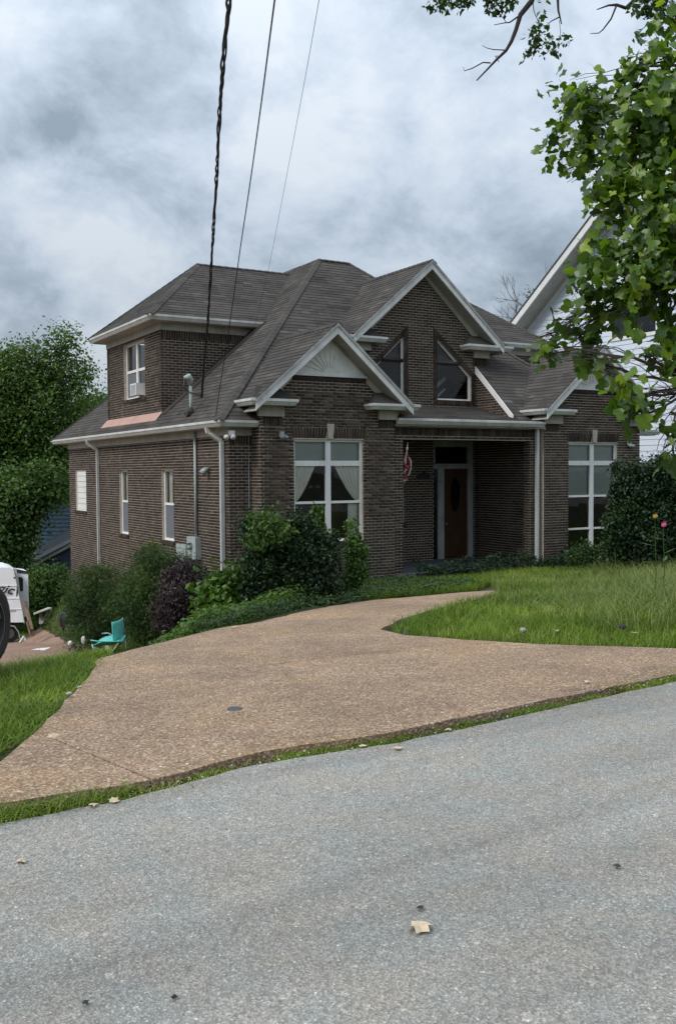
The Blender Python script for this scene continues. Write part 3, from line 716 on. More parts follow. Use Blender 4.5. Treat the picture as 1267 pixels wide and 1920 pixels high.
q = MB(); q.prism([fl.p(wd[0]+.05, wd[1]+.05, -.11), fl.p(-25.55, wd[1]+.05, -.11), fl.p(-25.55, 4.34, -.11), fl.p(wd[0]+.05, 4.34, -.11)], fl.N*-.004); q.build('insect_screen', 'screen', wdn)
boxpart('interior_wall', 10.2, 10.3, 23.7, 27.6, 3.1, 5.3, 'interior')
# pink flashing below the dormer; plain dark strip up the roof along its wall
q = MB(); q.prism([(XE+.20, 27.95, ZE+.195), (XE+.20, 23.25, ZE+.195), (XL-.012, 23.30, 3.12), (XL-.012, 27.90, 3.12)], (0, 0, .02)); q.build('flashing', 'copper', house, label='pink sheet flashing under the dormer wall')
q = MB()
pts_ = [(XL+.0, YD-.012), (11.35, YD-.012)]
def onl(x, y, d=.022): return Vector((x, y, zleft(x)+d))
q.prism([onl(XL-.05, YD-.012), onl(XL-.05, YD-.33), onl(11.25, YD-.52), onl(11.25, YD-.012)], (-.01, 0, .012)); q.build('flashing', 'darkbrown', house, label='dark strip climbing the roof along the dormer wall')

# --- centre gable wall, porch
gl = lambda u: 7.02-.86*abs(u-14.76)-.36
cxm = 14.76
tw1 = [(14.145, 3.40), (14.145, 5.10), (13.10, 4.12), (13.10, 3.40)]      # left trapezoid (u,v)
tw2 = [(15.19, 3.48), (16.33, 3.48), (16.33, 4.14), (15.19, 5.12)]
# wall pieces round the two windows
def upl(u): return 4.12+(u-13.10)*(5.10-4.12)/(14.145-13.10)
def upr(u): return 4.14+(16.33-u)*(5.12-4.14)/(16.33-15.19)
PZ = 2.95
parts = [R4(12.67, PZ, 13.10, 4.8), R4(14.145, PZ, 15.19, 4.8), R4(16.33, PZ, 16.86, 4.8), R4(13.10, PZ, 14.145, 3.40), R4(15.19, PZ, 16.33, 3.48),
         [(13.10, 4.12), (13.10+(4.8-4.12)/.938, 4.8), (13.10, 4.8)], [(16.33, 4.14), (16.33, 4.8), (16.33-(4.8-4.14)/.8596, 4.8)],
         [(12.67, 4.8), (13.10+(4.8-4.12)/.938, 4.8), (14.145, 5.10), (12.9, 5.10)][:3] + [(12.67, 4.8)][:0],
         ]
ul = 13.10+(4.8-4.12)/.938; ur = 16.33-(4.8-4.14)/.8596
parts = parts[:7] + [[(cxm-(6.66-4.8)/.86, 4.8), (ul, 4.8), (14.145, 5.10), (cxm-(6.66-5.10)/.86, 5.10)],
                     [(14.145, 4.8), (15.19, 4.8), (15.19, 5.10), (14.145, 5.10)],
                     [(ur, 4.8), (cxm+(6.66-4.8)/.86, 4.8), (cxm+(6.66-5.10)/.86, 5.10), (15.19, 5.10)],
                     [(cxm-(6.66-5.10)/.86, 5.10), (cxm+(6.66-5.10)/.86, 5.10), (cxm, 6.70)]]
wc = wallmesh(FM, parts); lay(FM, parts)
soldiers(FM, 16.38, 16.86, 4.42, 4.63, .014); soldiers(FM, 12.67, 13.1, 4.42, 4.63, .014)
for tw, sg in ((tw1, -1), (tw2, 1)):
    tc = ccw(tw); fr_ = FM; b = MB(); cxx = sum(p[0] for p in tc)/4; cyy = sum(p[1] for p in tc)/4
    def inset(poly, d):
        n = len(poly); L = []
        for i in range(n):
            a, c_ = poly[i], poly[(i+1) % n]; ex, ey = c_[0]-a[0], c_[1]-a[1]; l_ = math.hypot(ex, ey); L.append((a, (ex/l_, ey/l_), (-ey/l_, ex/l_)))
        out_ = []
        for i in range(n):
            (a, e, nn), (a2, e2, n2) = L[i-1], L[i]
            p = (a[0]+nn[0]*d, a[1]+nn[1]*d); q_ = (a2[0]+n2[0]*d, a2[1]+n2[1]*d)
            den = e[0]*e2[1]-e[1]*e2[0]; t_ = ((q_[0]-p[0])*e2[1]-(q_[1]-p[1])*e2[0])/den; out_.append((p[0]+e[0]*t_, p[1]+e[1]*t_))
        return out_
    inn = inset(tc, .045); n = len(tc)
    for i in range(n):
        j = (i+1) % n; b.prism([FM.p(*tc[i], -.07), FM.p(*tc[j], -.07), FM.p(*inn[j], -.07), FM.p(*inn[i], -.07)], FM.N*-.05)
    w_ = b.build('window', 'white', house, label='tall slanted gable window with white edge')
    k = MB(); k.add([FM.p(*p, -.10) for p in inn], [tuple(range(n))]); k.build('pane', 'glass', w_)
    # rowlock border of bricks set on edge
    outp = inset(tc, -.115); s_ = MB()
    for i in range(n):
        j = (i+1) % n; L_ = math.dist(tc[i], tc[j]); m_ = max(1, round(L_/CH))
        for q_ in range(m_):
            f0, f1 = (q_+.06)/m_, (q_+.94)/m_
            lp = lambda A, B, f: (A[0]+(B[0]-A[0])*f, A[1]+(B[1]-A[1])*f)
            s_.prism([FM.p(*lp(tc[i], tc[j], f0), .022), FM.p(*lp(tc[i], tc[j], f1), .022), FM.p(*lp(outp[i], outp[j], f1), .022), FM.p(*lp(outp[i], outp[j], f0), .022)], FM.N*-.03, skewr()*.8)
    s_.build('brick_surround', 'brick', w_)
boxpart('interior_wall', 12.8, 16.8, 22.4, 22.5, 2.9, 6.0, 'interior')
# things seen through the gable windows: stair rail and ceiling light
q = MB(); q.bar((15.2, 21.9, 3.3), (16.3, 21.9, 4.2), .06, .10); q.bar((15.2, 21.9, 3.0), (16.3, 21.9, 3.9), .06, .05); q.build('stair_rail', 'white', house)
# side wall closing the steep roof over the porch, with its rake board
fs_ = FX(16.5)
sw = [(-YM, 3.0), (-YM, zmain(YM)-.06), (-18.95, zmain(18.95)-.06), (-18.95, 2.72)]
wallmesh(fs_, [[(-YM+.002, 3.0), (-18.95, 2.72), (-18.95, zmain(18.95)-.07), (-YM+.002, zmain(YM)-.07)]]); lay(fs_, [[(-YM, 3.2), (-19.2, 2.86), (-19.2, 2.94), (-YM, zmain(YM)-.1)]])
lay(FX(16.80), [R4(-19.18, -1.0, -18.935, 2.355)])
q = MB(); q.prism([(16.47, YM-.015, zmain(YM)-.02), (16.47, YE+.36, zmain(YE+.36)-.01), (16.47, YE+.36, zmain(YE+.36)-.17), (16.47, YM-.015, zmain(YM)-.21)], (-.03, 0, 0)); q.build('fascia', 'white', house)
# porch roof
q0 = roofplane([(12.54, 18.70, 2.835), (17.12, 18.70, 2.835), (17.12, YM-.012, 3.29), (12.54, YM-.012, 3.29)], (1, 0, 0))
# beam, piers, side and back walls, floor, ceiling of the porch
fbm = Frame((0, 18.93, 0), (1, 0, 0), (0, 0, 1))
beam = cut(12.535, -1.7, 17.125, 2.66, [(12.86, -1.8, 16.80, 2.36)])
wallmesh(fbm, beam, .25); lay(fbm, cut(12.535, -1.7, 17.125, 2.44, [(12.86, -1.8, 16.80, 2.36)])); soldiers(fbm, 12.54, 17.12, 2.44, 2.64)
fsd = FX(17.128); wallmesh(fsd, [R4(-YW-.2, -1.7, -18.93-.252, 2.66)], .12); lay(fsd, [R4(-YW, -1.7, -18.93, 2.62)])
dx0, dx1 = 15.56, 16.90
backh = [(dx0, -1.7, dx1, 2.40), (13.4, .22, 14.60, 1.70)]
wallmesh(FW, cut(12.4, -1.7, 17.0, 2.66, backh)); lay(FW, cut(12.4, -1.7, 17.12, 2.66, backh))
boxpart('porch_ceiling', 12.4, 17.125, 19.185, YW-.012, 2.60, 2.64, 'soffit'); boxpart('porch_floor', 12.55, 17.12, 18.6, YW+.3, -1.6, -.82, 'greyroof')
boxpart('wall', 12.33, 12.50, 19.19, YW+.2, -1.7, 2.62, 'mortar')
pw = window(FW, 13.4, .22, 14.60, 1.70, vm=(), hm=((.96, .05),), fw=.05, depth=.05)
# door unit: frame, sidelight, transom, leaf with oval light
q = MB()
def fseg(a0_, b0_, a1_, b1_, n0=-.12, n1=.02): q.prism([FW.p(a0_, b0_, n1), FW.p(a1_, b0_, n1), FW.p(a1_, b1_, n1), FW.p(a0_, b1_, n1)], FW.N*(n0-n1))
fseg(dx0, 2.26, dx1, 2.42); fseg(dx1-.16, -.82, dx1, 2.258); fseg(dx0+.003, 1.66, dx1-.163, 1.80); fseg(dx0+.14, -.82, dx0+.35, 1.657); fseg(dx0, 1.82, dx0+.05, 2.257)
df = q.build('door_frame', 'dimtrim', house)
q = MB(); q.box(dx0+.0, dx0+.138, YW+.02, YW+.10, -.82, 1.655); q.build('sidelight', 'darkglass', df)
q = MB(); q.add([FW.p(dx0+.05, 1.80, -.06), FW.p(dx1-.16, 1.80, -.06), FW.p(dx1-.16, 2.26, -.06), FW.p(dx0+.05, 2.26, -.06)], [(0, 1, 2, 3)]); q.build('transom', 'darkglass', df)
lf = MB(); lx0, lx1 = dx0+.353, dx1-.163; lf.box(lx0, lx1, YW+.04, YW+.085, -.80, 1.656); leaf = lf.build('door', 'door', house, label='brown wooden door with oval light')
lc = (lx0+lx1)/2
ov = [(lc+.17*math.cos(a), .95+.48*math.sin(a)) for a in [2*math.pi*k/28 for k in range(28)]]; ov2 = [(lc+.22*math.cos(a), .95+.54*math.sin(a)) for a in [2*math.pi*k/28 for k in range(28)]]
q = MB(); 
for k in range(28):
    j = (k+1) % 28; q.prism([(ov[k][0], YW+.022, ov[k][1]), (ov[j][0], YW+.022, ov[j][1]), (ov2[j][0], YW+.022, ov2[j][1]), (ov2[k][0], YW+.022, ov2[k][1])], (0, .017, 0))
q.build('oval_moulding', 'door', leaf)
q = MB(); q.prism([(a, YW+.036, b) for a, b in ov], (0, .003, 0)); q.build('pane', 'darkglass', leaf)
for (p0, p1) in ((-.68, -.05), ):
    q = MB(); q.box(lx0+.10, lx1-.10, YW+.030, YW+.039, p0, p1); q.build('door_panel', 'door', leaf)
q = MB(); q.tube([(lx0+.07, YW+.04, .15), (lx0+.07, YW-.03, .15)], [.012, .028], 10); q.build('handle', 'metal', leaf)
# small arched plaque on the porch wall
q = MB(); q.prism([(15.02, YW-.04, 1.37), (15.42, YW-.04, 1.37), (15.42, YW-.04, 1.49), (15.36, YW-.04, 1.54), (15.22, YW-.04, 1.57), (15.08, YW-.04, 1.54), (15.02, YW-.04, 1.49)], (0, .025, 0)); q.build('wall_plaque', 'darkbrown', house)
# --- downspouts, conduit, meter, lamps
def rectpipe(name, pts, w, h, mat, up=(0, 1, 0)):
    q = MB()
    for a, b_ in zip(pts, pts[1:]): q.bar(a, b_, w, h, up)
    return q.build(name, mat, house)
rectpipe('downspout', [(XE+.05, 28.86, 2.58), (XE+.08, 28.86, 2.46), (XL-.06, 28.83, 2.30), (XL-.06, 28.82, 2.24), (XL-.06, 28.82, -4.2)], .06, .08, 'gutter', (1, 0, 0))
rectpipe('downspout', [(XE+.05, 19.62, 2.58), (XE+.08, 19.60, 2.46), (XL-.07, 19.50, 2.28), (XL-.07, 19.48, 2.20), (XL-.07, 19.48, -1.6)], .07, .09, 'gutter', (1, 0, 0))
rectpipe('downspout', [(16.95, 18.84, 2.70), (16.95, 18.84, -1.0)], .09, .07, 'gutter', (1, 0, 0))
q = MB(); q.tube([(XL-.055, 21.05, .1), (XL-.055, 21.05, 2.55)], .035, 10); q.build('conduit', 'greymetal', house, True)
mx, my = 8.40, 21.05
q = MB(); q.tube([(mx, my, 2.80), (mx, my, 3.62)], .034, 10); mast = q.build('mast', 'greymetal', house, True)
q = MB(); q.tube([(mx, my, 3.62), (mx, my, 3.74), (mx-.06, my-.02, 3.80), (mx-.16, my-.05, 3.78)], [.05, .075, .085, .04], 12); q.build('weatherhead', 'greymetal', mast, True)
q = MB(); q.box(mx-.12, mx+.12, my-.12, my+.12, ZE+.22, ZE+.30); q.tube([(mx, my, ZE+.28), (mx, my, ZE+.40)], [.09, .045], 12); q.build('roof_boot', 'darkbrown', mast)
# electrical panel
q = MB(); q.box(XL-.15, XL-.012, 20.86, 21.40, -.42, .10); q.build('meter_box', 'greymetal', house)
q = MB(); q.box(XL-.17, XL-.012, 21.44, 22.05, -.55, -.12); q.build('meter_box', 'greymetal', house)
q = MB(); q.tube([(XL-.15, 21.13, -.12), (XL-.24, 21.13, -.12)], [.09, .08], 14); q.build('meter', 'glass', house)
def lamp(p, d, mat='white_plastic', name='security_light', s=1.0):
    q = MB(); p = Vector(p); d = Vector(d).normalized()
    q.box(p.x-.05*s, p.x+.05*s, p.y-.05*s, p.y+.02, p.z-.03*s, p.z+.06*s); o = q.build(name, mat, house)
    side = d.cross(Vector((0, 0, 1))).normalized()
    for k in (-1, 1):
        h = MB(); a = p+side*.06*k*s+Vector((0, 0, -.02)); h.tube([a, a+d*.07*s+Vector((0, 0, -.03)), a+d*.12*s+Vector((0, 0, -.06))], [.02*s, .035*s, .05*s], 10); h.build('lamp_head', mat, o, True)
lamp((9.56, YP-.04, 2.42), (.2, -1, 0), 'greymetal'); lamp((20.15, YP-.04, 2.32), (.1, -1, 0), 'greymetal')
lamp((8.50, 19.02, 2.42), (-.6, -.8, 0), 'white_plastic', s=1.2); 
q = MB(); q.tube([(XL-.01, 20.35, 1.68), (XL-.10, 20.35, 1.66), (XL-.17, 20.35, 1.58)], [.05, .06, .085], 12); q.build('wall_lamp', 'greymetal', house, True)
q = MB(); q.tube([(9.0, YF-.02, 2.39), (9.0, YF-.02, .2), (8.99, YF-.02, -1.2)], .006, 6); q.build('wall_cable', 'greymetal', house)

bricks.build('bricks', 'brick', house, kind='stuff'); shing.build('shingles', 'shingle', house, kind='stuff')

# window air conditioner
q = MB(); ax0, ax1 = XL-.16, XL+.25; q.box(ax0, ax1, 24.86, 25.36, 3.675, 3.98); ac = q.build('window_air_conditioner', 'white_plastic', None, label='small white air conditioner set in the upstairs side window', cat='air conditioner')
for k in range(9):
    q = MB(); q.box(ax0-.008, ax0+.001, 24.90, 25.32, 3.70+k*.029, 3.714+k*.029); q.build('grille_slat', 'greymetal', ac)

# ------------------------------------------------------------------ GROUND
def gridcoords():
    xs = [-400, -250, -150, -100, -70, -50, -35, -25, -18] + [x for x in np.arange(-12, 34, .45)] + [38, 45, 55, 70, 100, 150, 250, 400]
    ys = [-300, -150, -80, -40, -20, -12, -8, -5, -2, 0, 2, 3.5, 4.5] + [y for y in np.arange(4.9, 44, .45)] + [46, 50, 56, 65, 80, 110, 160, 250, 500, 900]
    return xs, ys
xs, ys = gridcoords(); vv = []; ff = []
for y in ys:
    for x in xs:
        n_ = .03*math.sin(x*1.7+y)*math.cos(y*1.3-x*.6) if y > 6 else 0
        vv.append((x, y, gz(x, y)+n_*(1 if y < 60 else 0) - .03))
nx = len(xs)
for j in range(len(ys)-1):
    for i in range(nx-1): ff.append((j*nx+i, j*nx+i+1, (j+1)*nx+i+1, (j+1)*nx+i))
b = MB(); b.v = vv; b.f = ff; b.r = [.5]*len(ff); b.build('ground', 'soil', None, smooth=True, kind='structure')
# street
ex = [(-60, 4.55), (-10, 4.5), (-1, 4.52), (.86, 4.54), (1.46, 4.57), (2.23, 4.74), (3.16, 4.69), (4.3, 4.80), (5.9, 4.98), (8, 5.05), (12, 5.0), (80, 4.9)]
EDGE_Y = lambda x: np.interp(x, [p[0] for p in ex], [p[1] for p in ex])
def wob(p, q, n, a=.02):
    return [(p[0]+(q[0]-p[0])*k/n, p[1]+(q[1]-p[1])*k/n+random.uniform(-a, a)) for k in range(n)]
edge = []
for p, q_ in zip(ex, ex[1:]): edge += wob(p, q_, max(1, min(40, int(abs(q_[0]-p[0])/.12))), .012)
edge.append(ex[-1])
def surface(name, outline, holes_z, mat, parent=None, step=.5, lift=.02, skirt=.05, kind=None, crown=0):
    """triangulated sheet over a 2-D outline draped on the ground"""
    pts = [Vector(p) for p in outline]; n = len(pts)
    x0 = min(p.x for p in pts); x1 = max(p.x for p in pts); y0 = min(p.y for p in pts); y1 = max(p.y for p in pts)
    def inside(x, y):
        c = False; j = n-1
        for i in range(n):
            if (pts[i].y > y) != (pts[j].y > y) and x < (pts[j].x-pts[i].x)*(y-pts[i].y)/(pts[j].y-pts[i].y)+pts[i].x: c = not c
            j = i
        return c
    ins = []
    x = x0+step/2
    while x < x1:
        y = y0+step/2
        while y < y1:
            if inside(x, y): ins.append(Vector((x, y)))
            y += step
        x += step
    V2, E2, F2, _, _, _ = geometry.delaunay_2d_cdt(pts+ins, [(i, (i+1) % n) for i in range(n)], [tuple(range(n))], 1, 1e-5)
    b = MB(); b.v = [(v.x, v.y, gz(v.x, v.y)+lift) for v in V2]; b.f = [tuple(f) for f in F2]; b.r = [.5]*len(F2)
    k = len(b.v)
    o_ = pts if sum(pts[i].x*pts[(i+1) % n].y-pts[(i+1) % n].x*pts[i].y for i in range(n)) > 0 else pts[::-1]
    b.v += [(p.x, p.y, gz(p.x, p.y)+lift) for p in o_] + [(p.x, p.y, gz(p.x, p.y)+lift-skirt) for p in o_]
    for i in range(n): b.f.append((k+i, k+n+i, k+n+(i+1) % n, k+(i+1) % n)); b.r.append(.5)
    return b.build(name, mat, parent, kind=kind)
surface('street', [(-60, -3.0), (80, -3.0)] + edge[::-1], None, 'asphalt', step=2.5, lift=.0, skirt=.08, kind='structure')
# driveway in poured slabs with open joints
drv = [(-2.5, 4.80), (.6, 4.72), (1.5, 4.69), (2.3, 4.85), (3.2, 4.81), (4.3, 4.92), (5.9, 5.09), (8.2, 5.17), (10.5, 5.2), (10.5, 5.9), (8.6, 5.98), (7.19, 6.1), (6.58, 7.36), (6.35, 8.19), (6.19, 9.07), (6.35, 9.85),
       (7.2, 10.7), (8.18, 11.44), (9.5, 12.25), (10.6, 13.0), (11.35, 13.6), (11.5, 14.0), (10.95, 14.15), (10.08, 14.08), (8.98, 14.14), (7.84, 13.65), (6.92, 13.03), (5.85, 12.13), (5.07, 11.82), (4.22, 11.16), (3.44, 10.42), (2.89, 9.88), (2.49, 8.78), (1.91, 7.47), (1.52, 6.52), (1.06, 5.58), (.2, 5.3), (-2.5, 5.2)]
def dense(poly, st, a):
    r = []
    for p, q_ in zip(poly, poly[1:]+poly[:1]):
        k = max(1, int(math.dist(p, q_)/st)); dx_, dy_ = q_[0]-p[0], q_[1]-p[1]; L = math.hypot(dx_, dy_) or 1
        for i in range(k):
            o_ = random.uniform(-a, a) if i else 0; r.append((p[0]+dx_*i/k-dy_/L*o_, p[1]+dy_*i/k+dx_/L*o_))
    return r
drvd = dense(drv, .25, .025)
def halfclip(poly, a, b_, c):       # keep a*x+b*y<=c
    r = []
    for p, q_ in zip(poly, poly[1:]+poly[:1]):
        fp, fq = a*p[0]+b_*p[1]-c, a*q_[0]+b_*q_[1]-c
        if fp <= 0: r.append(p)
        if fp*fq < 0: t_ = fp/(fp-fq); r.append((p[0]+(q_[0]-p[0])*t_, p[1]+(q_[1]-p[1])*t_))
    return r
drive = empty('driveway', (4, 8, gz(4, 8))); drive['kind'] = 'structure'
cuts = [(.10, 1, 5.16), (.0, 1, 8.05), (-.25, 1, 10.2)]
rest = drvd; gap = .006
for (a, b_, c) in cuts[1:]:
    piece = halfclip(rest, a, b_, c-gap); rest = halfclip(rest, -a, -b_, -(c+gap))
    if a == 0:
        l_ = halfclip(piece, 1, .12, 2.2-gap); r2 = halfclip(piece, -1, -.12, -(2.2+gap))
        surface('slab', l_, None, 'aggregate', drive, .45, .03, .09); surface('slab', r2, None, 'aggregate', drive, .45, .03, .09)
    else: surface('slab', piece, None, 'aggregate', drive, .45, .03, .09)
surface('slab', rest, None, 'aggregate', drive, .45, .03, .09)
surface('parking_pad', dense([(-1.5, 12.6), (2.9, 13.6), (4.3, 17.0), (6.3, 23), (7.6, 27), (8.3, 37.0), (-6, 37.5), (-9, 20)], .5, .04), None, 'pad', step=.8, lift=.02, skirt=.05, kind='structure')

# ------------------------------------------------------------------ leaf and grass builders (numpy)
def rnd_unit(n):
    v = rng.normal(size=(n, 3)); return v/np.linalg.norm(v, axis=1)[:, None]
TPL = {
 'kite': (np.array([[0, 0, 0], [-.28, .45, .06], [0, 1, 0], [.28, .45, .06]]), [(0, 3, 2, 1)]),
 'fold': (np.array([[0, 0, 0], [-.33, .42, .10], [0, 1, -.06], [.33, .42, .10], [0, .45, 0]]), [(0, 4, 1), (4, 2, 1), (0, 3, 4), (4, 3, 2)]),
 'narrow': (np.array([[0, 0, 0], [-.09, .5, .02], [0, 1, -.05], [.09, .5, .02]]), [(0, 3, 2, 1)]),
 'spray': (np.array([[0, 0, 0], [-.05, .5, 0], [0, 1, -.1], [.05, .5, 0], [-.32, .75, .05], [-.26, .55, .03], [.32, .75, .05], [.26, .55, .03], [-.02, .3, 0], [.02, .3, 0], [-.3, .45, 0], [.3, .45, 0], [-.25, .35, 0], [.25, .35, 0]]),
           [(0, 3, 2, 1), (1, 4, 5), (3, 7, 6), (8, 10, 12), (9, 13, 11)]),
}
_o = [(0, 0), (.20, -.04), (.42, .06), (.54, .34), (.30, .50), (.40, .78), (.24, 1.0), (.0, .90), (-.22, 1.02), (-.42, .80), (-.31, .52), (-.52, .36), (-.44, .08), (-.18, -.03)]
_bv = [(x*.95, y, .26*abs(x)+(-.16*y*y)+.05*math.sin(9*y+5*x)) for x, y in _o] + [(0, .5, -.02)]
TPL['broad'] = (np.array(_bv+[(-.018, 0, 0), (.018, 0, 0), (.03, -.6, .10), (.0, -.6, .10)]), [(i, (i+1) % 14, 14) for i in range(14)]+[(15, 16, 17, 18)])
def leafmesh(name, P, size, nrm, shape, mat, parent=None, rv=None, droop=None, kind=None, **k):
    T, Fc = TPL[shape]; n = len(P); kk = len(T)
    spin = rnd_unit(n)
    if droop is not None: spin = spin + np.array([0, 0, -droop])
    nrm = nrm/np.linalg.norm(nrm, axis=1)[:, None]
    y = spin - (spin*nrm).sum(1)[:, None]*nrm; y /= np.linalg.norm(y, axis=1)[:, None]+1e-9
    x = np.cross(y, nrm)
    V = P[:, None, :] + size[:, None, None]*(T[None, :, 0:1]*x[:, None, :]+T[None, :, 1:2]*y[:, None, :]+T[None, :, 2:3]*nrm[:, None, :])
    V = V.reshape(-1, 3)
    if parent is not None:
        w = np.array(wm(parent).inverted()); V = V @ w[:3, :3].T + w[:3, 3]
    fl_ = []; cnt = []; 
    base = np.arange(n)*kk
    idx = []; starts = []; tot = 0; pf = []
    per = [len(f) for f in Fc]; patt = np.concatenate([np.array(f) for f in Fc])
    idx = (base[:, None]+patt[None, :]).ravel()
    tots = np.tile(per, n); st = np.concatenate([[0], np.cumsum(tots)[:-1]])
    me = bpy.data.meshes.new(name); me.vertices.add(len(V)); me.vertices.foreach_set('co', V.astype(np.float32).ravel())
    me.loops.add(len(idx)); me.loops.foreach_set('vertex_index', idx.astype(np.int32))
    me.polygons.add(len(tots)); me.polygons.foreach_set('loop_start', st.astype(np.int32)); me.polygons.foreach_set('loop_total', tots.astype(np.int32))
    me.update(calc_edges=True)
    a = me.attributes.new('rnd', 'FLOAT', 'POINT'); rv = rng.random(n) if rv is None else rv
    a.data.foreach_set('value', np.repeat(np.clip(rv, 0, 1), kk).astype(np.float32)); me.materials.append(M_[mat])
    return link(bpy.data.objects.new(name, me), parent, kind=kind, **k)
def blobpts(blobs, n, clump=0, csig=.25, shell=.5, seedr=None):
    """blobs: (center, (rx,ry,rz)) -> points, outward normals"""
    vol = np.array([b[1][0]*b[1][1]*b[1][2] for b in blobs])**.75; vol /= vol.sum()
    bi = rng.choice(len(blobs), n, p=vol); C_ = np.array([tuple(b[0]) for b in blobs])[bi]; R_ = np.array([b[1] for b in blobs])[bi]
    d = rnd_unit(n); r = rng.random(n)**(1/(3+4*shell))
    P = C_ + d*R_*r[:, None]
    if clump:
        m_ = max(4, n//clump); cp = P[rng.integers(0, n, m_)]; dd = d[rng.integers(0, n, m_)]
        ci = rng.integers(0, m_, n); P = cp[ci]+rng.normal(size=(n, 3))*csig
        d = P-C_; d /= np.linalg.norm(d, axis=1)[:, None]+1e-9
    return P, d
def limb(q, a, b_, r0, r1, seg=6, wobble=.08, n=7):
    a, b_ = Vector(a), Vector(b_); L = (b_-a).length; pts = []; rr = []
    off = Vector(rnd_unit(1)[0])*L*wobble
    for i in range(seg+1):
        t_ = i/seg; pts.append(a.lerp(b_, t_)+off*math.sin(math.pi*t_)+Vector(rnd_unit(1)[0])*L*wobble*.15*(0 < i < seg)); rr.append(r0+(r1-r0)*t_)
    q.tube(pts, rr, n); return pts
def tree(name, base, top, tr, blobs, nleaf, lsize, mat, label, shape='kite', clump=30, csig=.35, bark='bark', group=None, limbs=True, shell=.5, cat='tree', part='crown'):
    base, top = Vector(base), Vector(top)
    o = empty(name, base, label, cat, group)
    q = MB(); limb(q, base, top, tr, tr*.35, 7, .04, 10)
    if limbs:
        for c_, r_ in blobs:
            c_ = Vector(c_); st = base.lerp(top, random.uniform(.35, .9)); pts = limb(q, st, c_, tr*.32, tr*.08, 6, .1)
            for k in range(3): limb(q, pts[3], c_+Vector(rnd_unit(1)[0])*r_[0]*.8, tr*.12, tr*.03, 4, .1, 5)
    q.build('trunk', bark, o, True)
    P, d = blobpts(blobs, nleaf, clump, csig, shell)
    nrm = d*.6+rnd_unit(nleaf)*.8+np.array([0, 0, .35])
    cl_r = .5+.28*np.sin(P[:, 0]*2.1+P[:, 2]*1.7)*np.sin(P[:, 1]*1.9+P[:, 2]*2.3)
    rv = np.clip(cl_r*.6+rng.random(nleaf)*.45+.12*d[:, 2], 0, 1)
    leafmesh(part, P, lsize*(.7+.6*rng.random(nleaf)), nrm, shape, mat, o, rv)
    return o
def px_blobs(lst, t0, depth=1.0):
    r = []
    for e in lst:
        u, v, rp = e[:3]; t_ = e[3] if len(e) > 3 else t0; rad = rp*t_/F_PX; ry = rad*(e[4] if len(e) > 4 else depth)
        r.append((at(u, v, t_), (rad, max(ry, rad*.6), rad)))
    return r

# ------------------------------------------------------------------ grass
def insideXY(poly, X, Y):
    c = np.zeros(len(X), bool); n = len(poly); j = n-1
    for i in range(n):
        xi, yi = poly[i]; xj, yj = poly[j]
        with np.errstate(divide='ignore', invalid='ignore'):
            cond = ((yi > Y) != (yj > Y)) & (X < (xj-xi)*(Y-yi)/(yj-yi+1e-12)+xi)
        c ^= cond; j = i
    return c
vgz = np.vectorize(gz)
def blades(name, X, Y, hgt, wid, lean, mat, rv=None, z=None, seg=3, kind='stuff', parent=None, **k):
    n = len(X); Z = vgz(X, Y) if z is None else z
    an = rng.random(n)*2*np.pi; dx_, dy_ = np.cos(an), np.sin(an); sx, sy = -dy_, dx_
    ln = lean*(.3+rng.random(n)); V = np.zeros((n, seg*2+1, 3))
    for s_ in range(seg+1):
        t_ = s_/seg; cx_ = X+dx_*ln*hgt*t_**2; cy_ = Y+dy_*ln*hgt*t_**2; cz_ = Z-.02+hgt*(t_-.35*np.minimum(ln, 1)*t_**2)
        if s_ == seg: V[:, 2*seg] = np.stack([cx_, cy_, cz_], 1)
        else:
            w = wid*(1-t_*.75)/2
            V[:, 2*s_] = np.stack([cx_-sx*w, cy_-sy*w, cz_], 1); V[:, 2*s_+1] = np.stack([cx_+sx*w, cy_+sy*w, cz_], 1)
    kk = seg*2+1; Fc = [(2*i, 2*i+1, 2*i+3, 2*i+2) for i in range(seg-1)]+[(2*seg-2, 2*seg-1, 2*seg)]
    per = [len(f) for f in Fc]; patt = np.concatenate([np.array(f) for f in Fc]); base = np.arange(n)*kk
    idx = (base[:, None]+patt[None, :]).ravel(); tots = np.tile(per, n); st = np.concatenate([[0], np.cumsum(tots)[:-1]])
    me = bpy.data.meshes.new(name); V = V.reshape(-1, 3)
    if parent is not None:
        w_ = np.array(wm(parent).inverted()); V = V @ w_[:3, :3].T + w_[:3, 3]
    me.vertices.add(len(V)); me.vertices.foreach_set('co', V.astype(np.float32).ravel())
    me.loops.add(len(idx)); me.loops.foreach_set('vertex_index', idx.astype(np.int32))
    me.polygons.add(len(tots)); me.polygons.foreach_set('loop_start', st.astype(np.int32)); me.polygons.foreach_set('loop_total', tots.astype(np.int32)); me.update(calc_edges=True)
    a = me.attributes.new('rnd', 'FLOAT', 'POINT'); rv = rng.random(n) if rv is None else rv
    a.data.foreach_set('value', np.repeat(np.clip(rv, 0, 1), kk).astype(np.float32)); me.materials.append(M_[mat])
    return link(bpy.data.objects.new(name, me), parent, kind=kind, **k)
def scatter(poly, n, avoid=None):
    xs_ = [p[0] for p in poly]; ys_ = [p[1] for p in poly]; X = rng.uniform(min(xs_), max(xs_), n*3); Y = rng.uniform(min(ys_), max(ys_), n*3)
    k = insideXY(poly, X, Y)
    if avoid is not None: k &= ~insideXY(avoid, X, Y)
    X, Y = X[k][:n], Y[k][:n]; return X, Y
def patch(X, Y, f=1.0): return .5+.5*np.sin(X*1.9*f+1.3*np.sin(Y*1.1*f))*np.cos(Y*1.6*f+.9*np.sin(X*.8*f))
